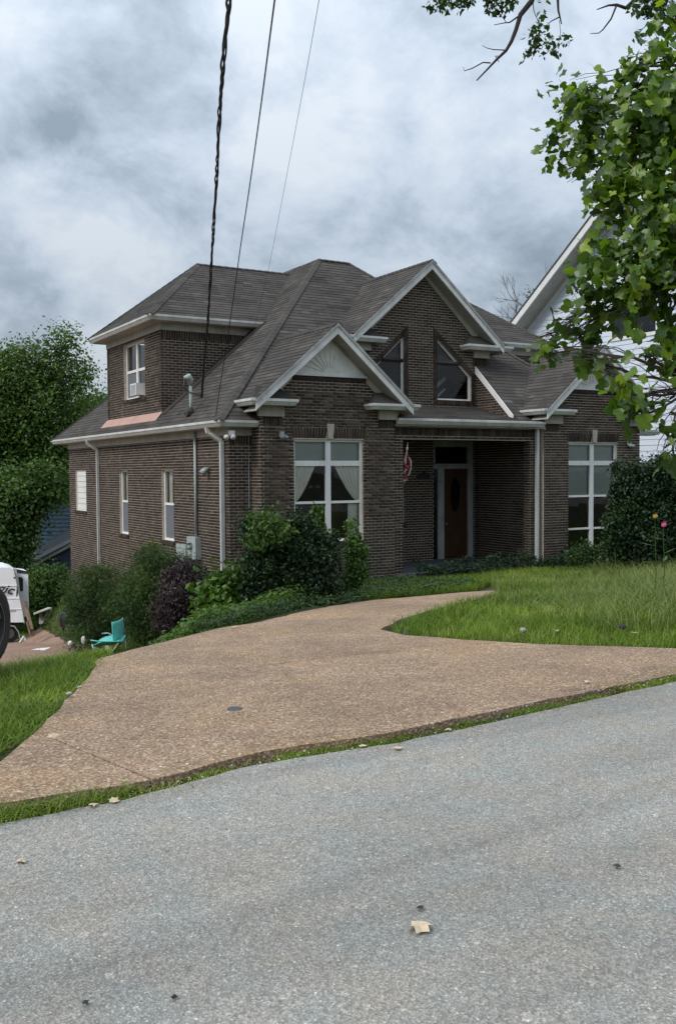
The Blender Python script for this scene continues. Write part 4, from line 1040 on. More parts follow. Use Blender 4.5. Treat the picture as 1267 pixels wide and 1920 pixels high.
# left grass beside the drive
def grassrv(X, Y, dry=.0): return np.clip(.05+.40*patch(X, Y, .8)+rng.random(len(X))*.45+dry+.28*(patch(X+5, Y-2, .55) > .78)*rng.random(len(X))+.25*(rng.random(len(X)) > .93), 0, 1)
Lp = [(-1.5, 5.35), (.9, 5.75), (1.35, 6.55), (1.75, 7.5), (2.35, 8.8), (2.75, 9.9), (3.3, 10.6), (3.4, 13), (0, 12), (-3, 10.5)]
X, Y = scatter(Lp, 42000); pt = patch(X, Y)
blades('grass', X, Y, (.07+.13*pt+.06*rng.random(len(X)))*np.clip(1.25-.07*(Y-5), .55, 1.2), .008, .9, 'grass', grassrv(X, Y), label='knee high green grass left of the driveway', cat='grass')
X, Y = scatter([(.9, 5.6), (1.5, 6.5), (1.9, 7.5), (2.5, 8.8), (2.95, 9.9), (2.6, 10), (2.1, 8.8), (1.5, 7.5), (1.1, 6.5), (.4, 5.7)], 6000)
blades('grass', X, Y, .05+.09*rng.random(len(X)), .010, 1.5, 'grass', grassrv(X, Y, .1), label='short grass spilling over the left edge of the drive', cat='grass')
X, Y = scatter([(-1, 9.0), (2.6, 9.8), (3.0, 11.5), (-1, 11)], 4000); blades('grass', X, Y, .06+.16*rng.random(len(X)), .007, .7, 'weed', np.clip(.5+.5*rng.random(len(X)), 0, 1), label='dry straw coloured grass at the edge of the parking pad', cat='grass')
# lawn mound right
Rp = [(7.3, 6.15), (14, 5.9), (26, 7), (26, 18.7), (12.9, 18.7), (12.7, 15.6), (12.3, 14.45), (10.63, 13.1), (9.6, 12.5), (8.18, 11.35), (7.2, 10.6), (6.45, 9.8), (6.3, 9.07), (6.45, 8.19), (6.68, 7.36)]
X, Y = scatter(Rp, 90000)
far = np.clip((np.hypot(X, Y)-8)/12, 0, 1)
blades('lawn_grass', X, Y, .05+.08*patch(X, Y)+.07*rng.random(len(X))+.10*far*patch(X+3, Y, .5)+.05*far, .008+.006*far, .9, 'grass', grassrv(X, Y), label='overgrown lawn in front of the porch and right bay', cat='grass')
X, Y = scatter([(7.4, 6.2), (12, 6.1), (12, 8.5), (9.5, 9.5), (9.5, 12), (7.0, 10.3), (6.5, 9.0), (6.6, 8.2), (6.8, 7.4)], 36000)
blades('lawn_grass', X, Y, .03+.05*rng.random(len(X)), .007, 1.3, 'grass', grassrv(X, Y), label='short mown grass along the near rim of the lawn', cat='grass')
# taller weeds on the right hand mound
X, Y = scatter([(10.0, 6.6), (18, 8.5), (23, 17.5), (17.5, 17.8), (13.6, 12.6), (10.2, 9.0)], 11000)
blades('tall_weeds', X, Y, (.14+.34*rng.random(len(X)))*(1+.5*patch(X, Y, .6)), .009, 1.1, 'weed', rng.random(len(X)), seg=5, label='tall pale seeding grass on the right of the lawn', cat='weeds')
X, Y = scatter([(9.0, 8.9), (15, 11), (19, 18.2), (14, 17.6), (11.2, 13.2), (9.0, 11.3)], 7000)
blades('tall_weeds', X, Y, .12+.24*rng.random(len(X)), .007, 1.2, 'weed', rng.random(len(X)), seg=5, label='scattered tall grass stems in the middle of the lawn', cat='weeds')
X, Y = scatter([(7.9, 7.3), (9.6, 7.2), (13, 10), (18, 14.5), (17.5, 16.8), (14, 15.3), (10.2, 11.0), (8.3, 8.8)], 9000); rt = np.clip((.863*X-.505*Y)/(.505*X+.863*Y)/.35, 0, 1.2); kp = rng.random(len(X)) < rt**2.2; X, Y, rt = X[kp], Y[kp], rt[kp]
blades('tall_weeds', X, Y, (.16+.50*rng.random(len(X)))*rt**1.5, .009, 1.2, 'weed', .1+.8*rng.random(len(X)), seg=6, label='tallest arching pale grass at the right edge of the lawn', cat='weeds')
X, Y = scatter([(-.6, 6.0), (1.2, 6.9), (1.9, 8.4), (2.6, 10.2), (2.9, 11.5), (-1, 10.8)], 2600)
blades('tall_weeds', X, Y, .12+.20*rng.random(len(X)), .005, .9, 'weed', .2+.8*rng.random(len(X)), seg=4, label='thin pale seed stalks in the grass left of the driveway', cat='weeds')
# verge strip in the crack between drive and street
def strip(n, a, seedphase):
    k = rng.random(n); xs_ = -1+12*k; mid = np.interp(xs_, [p[0] for p in ex], [p[1] for p in ex])+.07
    dens = .5+.5*np.sin(xs_*3.1+seedphase)*np.sin(xs_*7.3+1); keep = rng.random(n) < np.clip(dens*1.9-.45, 0, 1)+.05; xs_, mid = xs_[keep], mid[keep]
    return xs_, mid+rng.normal(size=len(xs_))*a
X, Y = strip(13000, .042, .6); blades('verge_grass', X, Y, .012+.045*rng.random(len(X)), .006, 1.6, 'grass', grassrv(X, Y), label='ragged grass growing in the joint between drive and street', cat='grass')
X, Y = strip(3500, .075, 2.2); blades('verge_grass', X, Y, .015+.03*rng.random(len(X)), .007, 1.8, 'grass', grassrv(X, Y, .15), label='flattened grass blades lying on the street edge', cat='grass')
X, Y = scatter([(-2.5, 4.5), (.9, 4.53), (1.5, 4.6), (1.6, 4.70), (.6, 4.74), (-2.5, 4.82)], 5000); blades('verge_grass', X, Y, .03+.08*rng.random(len(X)), .007, 1.3, 'grass', grassrv(X, Y), label='thick tuft of grass at the left end of the street joint', cat='grass')
X, Y = scatter([(5.2, 5.0), (12, 5.15), (12, 5.45), (7.2, 5.32), (5.2, 5.1)], 9000); blades('verge_grass', X, Y, .03+.07*rng.random(len(X)), .007, 1.3, 'grass', grassrv(X, Y), label='thick grass at the right end of the street joint', cat='grass')
# grass round the chair and beyond the pad
X, Y = scatter([(3.0, 11.2), (5.2, 12.3), (8.3, 15), (8.4, 19), (8.4, 27), (5.8, 21), (4.4, 17.5), (3.2, 14)], 30000)
blades('grass', X, Y, (.03+.07*rng.random(len(X)))*np.clip((Y-11.5)/4, .4, 2.5), .009, .9, 'grass', np.clip(.25+.6*rng.random(len(X)), 0, .9), label='lush grass around the turquoise chair below the drive', cat='grass')
X, Y = scatter([(-12, 37.5), (9, 37.3), (12, 60), (-20, 60)], 26000); blades('grass', X, Y, .12+.12*rng.random(len(X)), .03, .9, 'grass', rng.random(len(X))*.7, label='grass behind the trailer past the parking pad', cat='grass')
X, Y = scatter([(7.9, 29), (8.5, 32.3), (14, 33), (15, 48), (6, 48), (8.2, 37.2), (8.0, 33)], 26000); blades('grass', X, Y, .10+.14*rng.random(len(X)), .025, .9, 'grass', rng.random(len(X))*.7, label='grass behind the back corner of the brick house', cat='grass')

# ------------------------------------------------------------------ planting
def gpt(x, y): return Vector((x, y, gz(x, y)))
def bush(name, lst, t0, base, n, size, mat, label, shape='kite', clump=25, csig=.10, stems=9, shell=.35, cat='shrub', group=None, depth=1.0, dr=None):
    blobs = px_blobs(lst, t0, depth); base = Vector(base)
    o = empty(name, base, label, cat, group); q = MB()
    for k in range(stems):
        c_, r_ = random.choice(blobs); limb(q, base+Vector((random.uniform(-.25, .25), random.uniform(-.2, .2), -.05)), Vector(c_)+Vector(rnd_unit(1)[0])*r_[0]*.7, .018, .004, 6, .08, 5)
    q.build('stem', 'darkbark', o)
    spr = []
    for k in range(26):
        c_, r_ = random.choice(blobs); d_ = Vector(rnd_unit(1)[0]); d_.z = d_.z*.6+.45; d_.normalize(); f_ = random.uniform(1.0, 1.28)
        rr0 = random.uniform(.04, .10); spr.append((Vector(c_)+Vector((d_.x*r_[0], d_.y*r_[1], d_.z*r_[2]))*f_, (rr0, rr0, rr0*1.9)))
    P, d = blobpts(blobs, n, clump, csig, shell)
    P2, d2 = blobpts(spr, int(n*.07), 0, .03, .1); P = np.concatenate([P, P2]); d = np.concatenate([d, d2]); n = len(P); nrm = d*.5+rnd_unit(n)*.9+np.array([0, 0, .4])
    rv = np.clip(.40*patch(P[:, 0]*2, P[:, 2]*2.5)+rng.random(n)*.6, 0, 1)
    leafmesh('foliage', P, size*(.6+.8*rng.random(n)), nrm, shape, mat, o, rv, dr); return o
bush('shrub', [(180, 1150, 52), (155, 1110, 38), (205, 1100, 42), (175, 1190, 50), (225, 1160, 40), (178, 1075, 20)], 22.5, gpt(6.6, 22.4), 26000, .075, 'leaf_needle', 'dark feathery shrub at the back left corner, nearest the parking pad', 'spray', 30, .09, depth=1.1)
bush('shrub', [(275, 1095, 45), (250, 1130, 45), (300, 1140, 48), (280, 1050, 30), (310, 1070, 38), (345, 1070, 28), (270, 1175, 42)], 20.2, gpt(6.9, 19.7), 30000, .07, 'leaf_needle', 'tall fine leaved green shrub under the second side window', 'spray', 30, .09)
bush('shrub', [(345, 1110, 42), (330, 1150, 40), (372, 1145, 34), (345, 1080, 26), (380, 1100, 26)], 18.8, gpt(7.2, 18.2), 16000, .055, 'leaf_purple', 'purple brown leaved shrub below the meter box', 'kite', 25, .09)
bush('vine_plant', [(405, 1110, 24), (395, 1150, 22), (440, 1115, 26), (425, 1090, 20), (460, 1130, 24), (410, 1170, 26), (450, 1160, 26)], 17.2, gpt(7.6, 16.8), 2600, .13, 'leaf_vine', 'bright broad leaved climber beside the house corner downspout', 'fold', 12, .12, cat='plant')
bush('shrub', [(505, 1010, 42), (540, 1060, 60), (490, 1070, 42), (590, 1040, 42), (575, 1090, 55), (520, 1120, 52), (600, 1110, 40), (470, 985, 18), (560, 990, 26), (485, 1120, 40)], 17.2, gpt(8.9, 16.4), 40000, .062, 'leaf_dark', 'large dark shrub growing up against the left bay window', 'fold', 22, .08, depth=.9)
bush('vine_plant', [(495, 985, 24), (515, 1000, 20), (480, 1010, 16)], 16.6, gpt(8.4, 16.1), 600, .09, 'leaf_far', 'bright green climber on top of the large dark shrub', 'fold', 12, .10, stems=3, cat='plant')
bush('vine_plant', [(600, 1010, 16), (595, 960, 9), (590, 985, 11), (612, 1040, 16), (600, 1075, 20), (575, 1030, 16)], 17.9, gpt(10.0, 17.6), 3200, .065, 'leaf_vine', 'climbing vine at the foot of the window centre bar', 'fold', 12, .06, cat='plant', stems=5)
bush('vine_plant', [(665, 1010, 10), (660, 985, 6), (668, 1035, 16), (670, 1065, 18), (660, 1085, 16)], 18.3, gpt(11.0, 18.0), 3000, .06, 'leaf_vine', 'narrow vine climbing the wall under the window right corner', 'fold', 12, .06, cat='plant', stems=5)
# low ground cover along the bed in front of the left bay
def cover(poly, n, h0, h1, size, mat, label, shape='fold', rvb=0):
    X, Y = scatter(poly, n); Z = vgz(X, Y)+h0+(h1-h0)*rng.random(len(X))*(.4+.6*patch(X, Y, 2))
    P = np.stack([X, Y, Z], 1); nn = rnd_unit(len(X))*.7+np.array([0, 0, 1.0])
    return leafmesh('ground_cover', P, size*(.6+.8*rng.random(len(X))), nn, shape, mat, None, np.clip(rng.random(len(X))*.8+rvb, 0, 1), kind='stuff', label=label, cat='plants')
cover([(5.3, 12.5), (7.0, 13.15), (7.9, 13.75), (9.0, 14.25), (10.1, 14.2), (10.9, 14.4), (12.5, 15.6), (12.6, 18.3), (9.2, 18.3), (7.0, 17.5), (5.5, 15)], 22000, .02, .26, .05, 'leaf_dim', 'low leafy ground cover between the curved drive and left bay', 'kite')
cover([(5.6, 12.9), (7.2, 13.9), (8.2, 14.9), (7.6, 17), (6.0, 16.5), (5.0, 14.4)], 9000, .03, .42, .07, 'leaf_vine', 'yellow green weeds right of the turquoise chair', 'kite', .2)
X, Y = scatter([(9.2, 14.3), (11.1, 14.2), (12.8, 15.7), (17, 18.5), (9.5, 18.4)], 26000); blades('grass', X, Y, .10+.14*rng.random(len(X)), .011, .9, 'grass', rng.random(len(X))*.7, label='dark green grass between the left bay and the porch', cat='grass')
# dark undergrowth along porch and right bay
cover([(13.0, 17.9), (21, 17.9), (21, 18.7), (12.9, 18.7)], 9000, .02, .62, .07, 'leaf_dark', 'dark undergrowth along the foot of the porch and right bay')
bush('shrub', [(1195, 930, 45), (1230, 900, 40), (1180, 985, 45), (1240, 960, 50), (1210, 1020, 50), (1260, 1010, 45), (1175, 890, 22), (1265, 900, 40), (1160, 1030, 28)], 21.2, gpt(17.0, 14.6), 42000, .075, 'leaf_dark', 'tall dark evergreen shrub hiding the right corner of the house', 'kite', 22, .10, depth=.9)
bush('shrub', [(1100, 1035, 16), (1080, 1045, 14), (1125, 1040, 14), (1150, 1040, 16)], 22.8, gpt(17.6, 17.0), 2600, .07, 'leaf_needle', 'small grey green bush under the right bay window', 'kite', 20, .07, stems=4)
# flowers
def flower(u, v, t_, foot, mat, label, r_=.045):
    h = at(u, v, t_); b0 = Vector(foot); o = empty('flower', b0, label, 'flower')
    q = MB(); limb(q, b0, h, .008, .005, 6, .05, 5); q.build('stem', 'leaf_vine', o)
    q = MB()
    for k in range(14):
        an = 2*math.pi*k/14+.2*(k % 2); d_ = Vector((math.cos(an), -.4*abs(math.sin(an)), math.sin(an)*.8+.25)); s_ = d_.cross(Vector((0, 1, 0))).normalized()*.35
        q.add([h, h+(d_*.6+s_)*r_, h+d_*r_*1.1, h+(d_*.6-s_)*r_], [(0, 1, 2, 3)])
    q.tube([h-Vector((0, 0, .02)), h+Vector((0, -.01, .015))], [.03, .035], 8); q.build('petals', mat, o)
    q = MB()
    for k in range(5):
        c_ = b0.lerp(h, .25+.1*k); d_ = Vector(rnd_unit(1)[0]); d_.z = abs(d_.z)*.5; s_ = d_.cross(Vector((0, 0, 1))).normalized()*.03
        q.add([c_, c_+d_*.12+s_, c_+d_*.26, c_+d_*.12-s_], [(0, 1, 2, 3)])
    q.build('leaf', 'leaf_vine', o)
flower(1243, 984, 13.5, gpt(10.8, 9.3) if 0 else (at(1241, 1060, 13.5).x, at(1241, 1060, 13.5).y, gz(at(1241, 1060, 13.5).x, at(1241, 1060, 13.5).y)), 'pink', 'pink flower on a tall stem in front of the dark shrub', .05)
flower(1227, 968, 14.5, (at(1228, 1060, 14.5).x, at(1228, 1060, 14.5).y, gz(at(1228, 1060, 14.5).x, at(1228, 1060, 14.5).y)), 'yellow', 'faded yellow flower head standing left of the pink one', .045)

# ------------------------------------------------------------------ foreground tree on the right
def bigtree():
    base = Vector((13.2, 3.2, 0.0)); o = empty('broadleaf_tree', base, 'broad leaved tree reaching in from the right with large bright leaves', 'tree')
    B = [(1075, 190, 38, 9.5), (1060, 240, 30, 9.5), (1060, 285, 34, 9.5), (1060, 320, 22, 9.5), (1110, 210, 45, 9), (1120, 270, 50, 8.8), (1150, 330, 55, 8.2), (1150, 180, 38, 8.6), (1195, 130, 38, 8.4), (1225, 90, 26, 8.4), (1200, 190, 62, 8), (1250, 150, 50, 8),
         (1180, 260, 60, 8), (1235, 250, 65, 7.8), (1130, 375, 30, 7.8), (1175, 385, 60, 7.8), (1235, 350, 65, 7.6), (1165, 460, 48, 7.6), (1210, 450, 62, 7.4), (1255, 420, 60, 7.4), (1125, 520, 42, 7.6), (1170, 540, 58, 7.4), (1230, 530, 58, 7.4),
         (1085, 570, 36, 7.8), (1110, 600, 34, 7.8), (1060, 600, 26, 8.0), (1035, 625, 22, 8.0), (1010, 632, 12, 8.0), (1075, 640, 28, 8.0), (1095, 660, 20, 8.0), (1010, 660, 12, 8), (1150, 575, 24, 7.6), (1255, 580, 30, 7.4),
         (1200, 665, 20, 7.2), (1250, 680, 30, 7.2), (1180, 740, 20, 7.0), (1208, 740, 28, 7.0), (1245, 735, 30, 7.0), (1262, 790, 24, 7.0), (1215, 775, 16, 7.0), (1245, 840, 14, 7), (1262, 862, 14, 7),
         (1330, 200, 110, 7.8), (1340, 420, 110, 7.6), (1330, 640, 90, 7.4), (1300, 60, 60, 8.4), (1440, 300, 160, 8.5), (1330, 800, 60, 7.4), (1235, 20, 30, 8.4), (1265, 30, 30, 8.4)]
    blobs = px_blobs(B, 8)
    dens = 5500; P, d = blobpts(blobs, dens, 9, .075, .1)
    rad = np.array([b_[1][0] for b_ in blobs])
    # limbs: from trunk outside the frame to groups of blobs
    q = MB(); top = base+Vector((-.6, .8, 7.5)); limb(q, base, top, .24, .14, 8, .03, 12)
    q.build('trunk', 'bark', o, True)
    q = MB(); hubs = [at(1330, 120, 8.6), at(1320, 330, 8.0), at(1310, 520, 7.6), at(1300, 720, 7.3)]
    for k, h in enumerate(hubs):
        st = base.lerp(top, .55+.12*(3-k) if k < 3 else .5); limb(q, st, h, .09, .035, 8, .05, 8)
    for c_, r_ in blobs:
        h = min(hubs, key=lambda z: (Vector(z)-Vector(c_)).length); pts = limb(q, h, c_, .016, .006, 8, .10, 6)
        for k in range(7): limb(q, pts[random.randint(2, 7)], Vector(c_)+Vector(rnd_unit(1)[0])*r_[0]*1.0, .005, .002, 4, .14, 5)
    q.build('branches', 'darkbark', o, True)
    # leaves hang from petioles: nearest 300 are single leaves, the rest one mass
    size = .097*(.5+.8*rng.random(dens)); cam_d = ((P-np.array(EYE))**2).sum(1)
    pj = (P-np.array(EYE)); tt = pj @ np.array(FWD); uu = 633.5+F_PX*(pj @ np.array(RGT))/tt; v_ = 960+F_PX*(pj @ np.array(DWN))/tt
    vis = (uu < 1262) & (v_ > 5); order = np.argsort(np.where(vis, tt, 1e9))
    single = order[:300]; mask = np.ones(dens, bool); mask[single] = False
    vary = []
    for k in range(10):
        T, Fc = TPL['broad']; b_ = MB(); sx = .85+.3*random.random(); cv = random.uniform(-.25, .6)
        b_.add([(x*sx, y, z+cv*x*x-.1*random.random()*y*y) for x, y, z in T], Fc, (k+.5)/10); me = b_.mesh('leaf', M_['leaf_big'], True); vary.append(me)
    iw = wm(o).inverted()
    for i in single:
        nrm = Vector(rnd_unit(1)[0])*.8+Vector((-.25, -.45, .55)); nrm.normalize(); y = Vector(rnd_unit(1)[0])*.6+Vector((0, 0, -.9)); y = (y-nrm*y.dot(nrm)).normalized(); x = y.cross(nrm); s_ = float(size[i]); p = P[i]
        mm = Matrix(((x.x*s_, y.x*s_, nrm.x*s_, p[0]), (x.y*s_, y.y*s_, nrm.y*s_, p[1]), (x.z*s_, y.z*s_, nrm.z*s_, p[2]), (0, 0, 0, 1)))
        l_ = bpy.data.objects.new('leaf', vary[int(np.clip(random.betavariate(1.2, 1.4)*10, 0, 9))]); l_.matrix_local = iw @ mm; link(l_, o)
    Q = P[mask]; nn = rnd_unit(len(Q))*.8+np.array([-.25, -.45, .55])
    leafmesh('foliage', Q, size[mask], nn, 'broad', 'leaf_big', o, np.clip(rng.beta(1.2, 1.4, len(Q)), 0, 1), .9, kind='stuff')
bigtree()
# branches hanging in at the top, from a second tree further back over the street
def toptree():
    base = gpt(15.5, 7.5); o = empty('overhanging_tree', base, 'tree whose dark twigs and small leaves hang in at the top edge', 'tree')
    q = MB(); top = at(1080, -260, 14); limb(q, base, base+Vector((-.5, .3, 7)), .22, .15, 8, .03, 10)
    st = base+Vector((-.5, .3, 7)); pts = limb(q, st, top, .12, .06, 8, .04, 8); q.build('trunk', 'bark', o, True)
    def pl(l, r0, r1, t_=13):
        P = [at(u, v, t_) for u, v in l]; q.tube(P, [r0+(r1-r0)*i/(len(P)-1) for i in range(len(P))], 6)
    q = MB()
    pl([(1080, -260), (1040, -120), (1005, -30), (996, 2), (975, 28), (967, 55), (958, 78), (948, 95), (930, 112), (915, 128), (893, 151)], .05, .008)
    pl([(975, 28), (955, 42), (944, 43), (925, 47)], .012, .004); pl([(948, 41), (938, 28)], .006, .003); pl([(933, 105), (928, 105), (935, 117)], .008, .004)
    pl([(948, 94), (925, 93), (912, 90), (903, 85)], .008, .003); pl([(919, 118), (905, 117), (885, 128), (870, 133), (868, 126)], .010, .004)
    pl([(1080, -260), (1060, -60), (1045, 0), (1046, 20), (1049, 32), (1052, 45)], .03, .007); pl([(1048, 32), (1032, 40), (1024, 48)], .009, .004); pl([(998, 2), (1000, 20), (1008, 40), (1010, 60)], .008, .003)
    pl([(1150, -200), (1190, -40), (1187, 2), (1172, 15), (1155, 9), (1140, 10), (1118, 18)], .045, .006); pl([(1155, 10), (1145, 35), (1130, 55), (1122, 62), (1106, 63)], .014, .004)
    pl([(1048, 38), (1050, 60), (1048, 80)], .005, .003); pl([(870, -90), (850, -20), (840, 5), (815, 8)], .02, .005); pl([(1000, -60), (940, -30), (920, 5), (905, 12)], .02, .005)
    q.build('branches', 'darkbark', o, True)
    B = [(800, 12, 10, 13), (815, 5, 14, 13), (835, 8, 14, 13), (862, 8, 13, 13), (880, 3, 10, 13), (860, -30, 40, 13), (925, 10, 18, 13), (940, 16, 12, 13), (958, 6, 12, 13), (930, -25, 36, 13), (1010, 35, 10, 13), (1018, 25, 8, 13), (1000, 68, 15, 13), (1015, 58, 16, 13), (990, 100, 12, 13), (980, 108, 7, 13), (1005, 80, 14, 13), (1030, 80, 15, 13), (1040, 95, 10, 13), (1062, 72, 11, 13), (1015, 100, 8, 13), (1050, 78, 10, 13),
         (1022, 3, 8, 13), (1200, 12, 22, 10.5), (1240, 12, 26, 10.5), (1215, 25, 12, 10.5), (1260, 35, 20, 10.5), (1195, 65, 10, 10), (1225, -10, 40, 10.5)]
    blobs = px_blobs(B, 13); n = 1350; P, d = blobpts(blobs, n, 0, .1, .1)
    leafmesh('foliage', P, .072*(.6+.8*rng.random(n)), rnd_unit(n)+np.array([0, -.3, .3]), 'fold', 'leaf_far', o, rng.random(n)*.7, .9)
toptree()

# ------------------------------------------------------------------ trees at the left and behind
tree('leafy_tree', gpt(2.5, 47), at(60, 760, 47), .30, px_blobs([(30, 720, 62), (55, 690, 46), (95, 680, 36), (112, 650, 30), (132, 700, 36), (150, 715, 24), (0, 760, 90), (70, 790, 80), (130, 770, 48), (25, 860, 95), (105, 850, 60), (150, 830, 32), (-60, 800, 120), (60, 885, 62), (110, 885, 38), (120, 640, 16), (140, 632, 12), (45, 650, 22), (15, 665, 26), (165, 690, 14)], 47), 66000, .18, 'leaf_mid', 'tall leafy tree at the left edge behind the trailer', clump=60, csig=.36)
tree('leafy_tree', gpt(1.0, 42), at(20, 1000, 42), .4, px_blobs([(5, 950, 62), (35, 955, 36), (88, 905, 30), (115, 915, 22), (-50, 1000, 95), (15, 1010, 40), (0, 1080, 50), (55, 925, 34)], 42), 34000, .20, 'leaf_far', 'lower dark tree in front of the tall one, above the trailer', clump=40, csig=.35, shell=.3)
tree('leafy_tree', gpt(11.5, 70), at(170, 800, 70), .4, px_blobs([(165, 772, 26), (195, 762, 16), (150, 800, 36), (200, 790, 30), (215, 770, 14)], 70), 9000, .30, 'leaf_far', 'small distant tree peeking over the lower left roof', clump=30, csig=.5)
tree('hedge_tree', gpt(9.5, 41), at(90, 1110, 40), .2, px_blobs([(78, 1092, 20), (100, 1092, 22), (122, 1092, 20), (100, 1115, 28), (125, 1122, 24), (75, 1112, 22), (92, 1136, 20), (-10, 1110, 50)], 40), 22000, .15, 'leaf_far', 'low spreading tree between the trailer and blue house', clump=30, csig=.22, shell=.2)
tree('hedge_tree', gpt(-6, 60), at(-60, 980, 60), .4, px_blobs([(-60, 1000, 120), (20, 1040, 90), (-150, 950, 160)], 60), 16000, .3, 'leaf_far', 'dark tree mass at the far left behind the others', clump=40, csig=.5, shell=.2)
# bare tree behind the roof
def bare(base, top, spread, label, leafy):
    base, top = Vector(base), Vector(top); o = empty('bare_tree' if not leafy else 'sparse_tree', base, label, 'tree'); q = MB(); limb(q, base, top.lerp(base, .02), .3, .06, 8, .02, 8); tips = []
    def grow(p, d, L, r, dep):
        e = p+d*L; pts = limb(q, p, e, r, r*.6, 4, .06, 5)
        if dep == 0: tips.append(e); return
        for k in range(3 if dep > 1 else 4):
            nd = (d+Vector(rnd_unit(1)[0])*.62+Vector((0, 0, .12))).normalized(); grow(pts[random.choice((2, 3, 4))], nd, L*random.uniform(.55, .8), r*.52, dep-1)
    for k in range(7):
        s_ = top.lerp(base, .02+.035*k); an = k*2.4; grow(s_, Vector((math.cos(an)*.9, math.sin(an)*.9, .75)).normalized(), spread*random.uniform(.8, 1.1), .055, 3)
    q.build('trunk', 'bareb', o, True)
    if leafy:
        n = 700; P = np.array([tuple(random.choice(tips)) for _ in range(n)])+rng.normal(size=(n, 3))*.25
        leafmesh('foliage', P, .17*(.6+.8*rng.random(n)), rnd_unit(n), 'kite', 'leaf_far', o)
bare(at(985, 1000, 60), at(992, 560, 60), 1.7, 'leafless grey tree rising behind the roof ridge', False)
bare(at(1060, 1000, 55), at(1050, 580, 55), 1.2, 'thin tree with few leaves beside the white house rake', True)

# ------------------------------------------------------------------ neighbour houses
def white_house():
    X0 = 25.0; o = empty('white_house', (29, 23.8, gz(29, 20)), 'tall pale sided house with steep white gable behind the leaves', 'house')
    ya, zapex, pit = 23.75, 10.62, .735; y0, y1, zb = 17.6, 29.9, -1.2
    f = FX(X0); ze = zapex-pit*(y1-ya)
    q = MB(); q.prism([(X0, y0, zb), (X0, y1, zb), (X0, y1, ze-.25), (X0, ya, zapex-.25), (X0, y0, ze-.25)], (9, 0, 0)); q.build('wall', 'siding', o)
    # siding planks, lapped
    wu0, wu1, wz0, wz1 = 22.10, 24.0, 6.10, 7.55
    h = .19; z = zb; 
    while z < zapex-.45:
        zt = min(z+h, zapex-.45); yl = max(y0, ya-(zapex-.28-zt)/pit); yr = min(y1, ya+(zapex-.28-zt)/pit)
        segs = [(yl, yr)]
        if zt > wz0 and z < wz1: segs = [(yl, wu0-.1), (wu1+.1, yr)]
        for a, c_ in segs:
            q = MB(); q.prism([(X0-.003, a, z), (X0-.028, a, z+.004), (X0-.012, a, zt+.012), (X0-.003, a, zt+.012)], (0, c_-a, 0)); q.build('siding_plank', 'siding', o)
        z += h
    # window
    q = MB(); q.box(X0-.05, X0+.02, wu0-.1, wu1+.1, wz0-.1, wz0+.02); q.box(X0-.05, X0+.02, wu0-.1, wu1+.1, wz1-.02, wz1+.1); q.box(X0-.05, X0+.02, wu0-.1, wu0, wz0+.021, wz1-.021); q.box(X0-.05, X0+.02, wu1, wu1+.1, wz0+.021, wz1-.021); q.box(X0-.045, X0+.02, (wu0+wu1)/2-.06, (wu0+wu1)/2+.06, wz0+.021, wz1-.021)
    w_ = q.build('window', 'white', o)
    for a, c_ in ((wu0, (wu0+wu1)/2-.06), ((wu0+wu1)/2+.06, wu1)):
        q = MB(); q.box(X0-.033, X0-.029, a+.001, c_-.001, wz0+.022, wz1-.022); q.build('pane', 'darkglass', w_)
        q = MB(); q.box(X0-.028, X0-.0285+.004, a+.002, c_-.002, wz0+.023, wz1-.023); q.build('blind', 'shade', w_)
    # rake boards, soffit and roof slabs
    ov = .75
    for s_ in (-1, 1):
        ye = ya+s_*(y1-ya+.5); ze2 = zapex-pit*(y1-ya+.5)
        q = MB(); q.prism([(X0-ov, ya, zapex), (X0-ov, ye, ze2), (X0-ov, ye, ze2-.28), (X0-ov, ya, zapex-.28)], (.04, 0, 0)); q.build('fascia', 'white', o)
        q = MB(); q.prism([(X0-ov+.042, ya, zapex-.25), (X0-ov+.042, ye, ze2-.25), (X0-ov+.042, ye, ze2-.275), (X0-ov+.042, ya, zapex-.275)], (ov-.04-.03, 0, 0)); q.build('soffit', 'soffit', o)
        q = MB(); q.prism([(X0-.045, ya, zapex-.276), (X0-.045, ye, ze2-.276), (X0-.045, ye, ze2-.50), (X0-.045, ya, zapex-.50)], (.015, 0, 0)); q.build('frieze', 'white', o)
        q = MB(); q.prism([(X0-ov-.03, ya, zapex+.06), (X0-ov-.03, ye, ze2+.06), (X0-ov-.03, ye, ze2+.002), (X0-ov-.03, ya, zapex+.002)], (10, 0, 0)); q.build('roof', 'greyroof', o)
white_house()
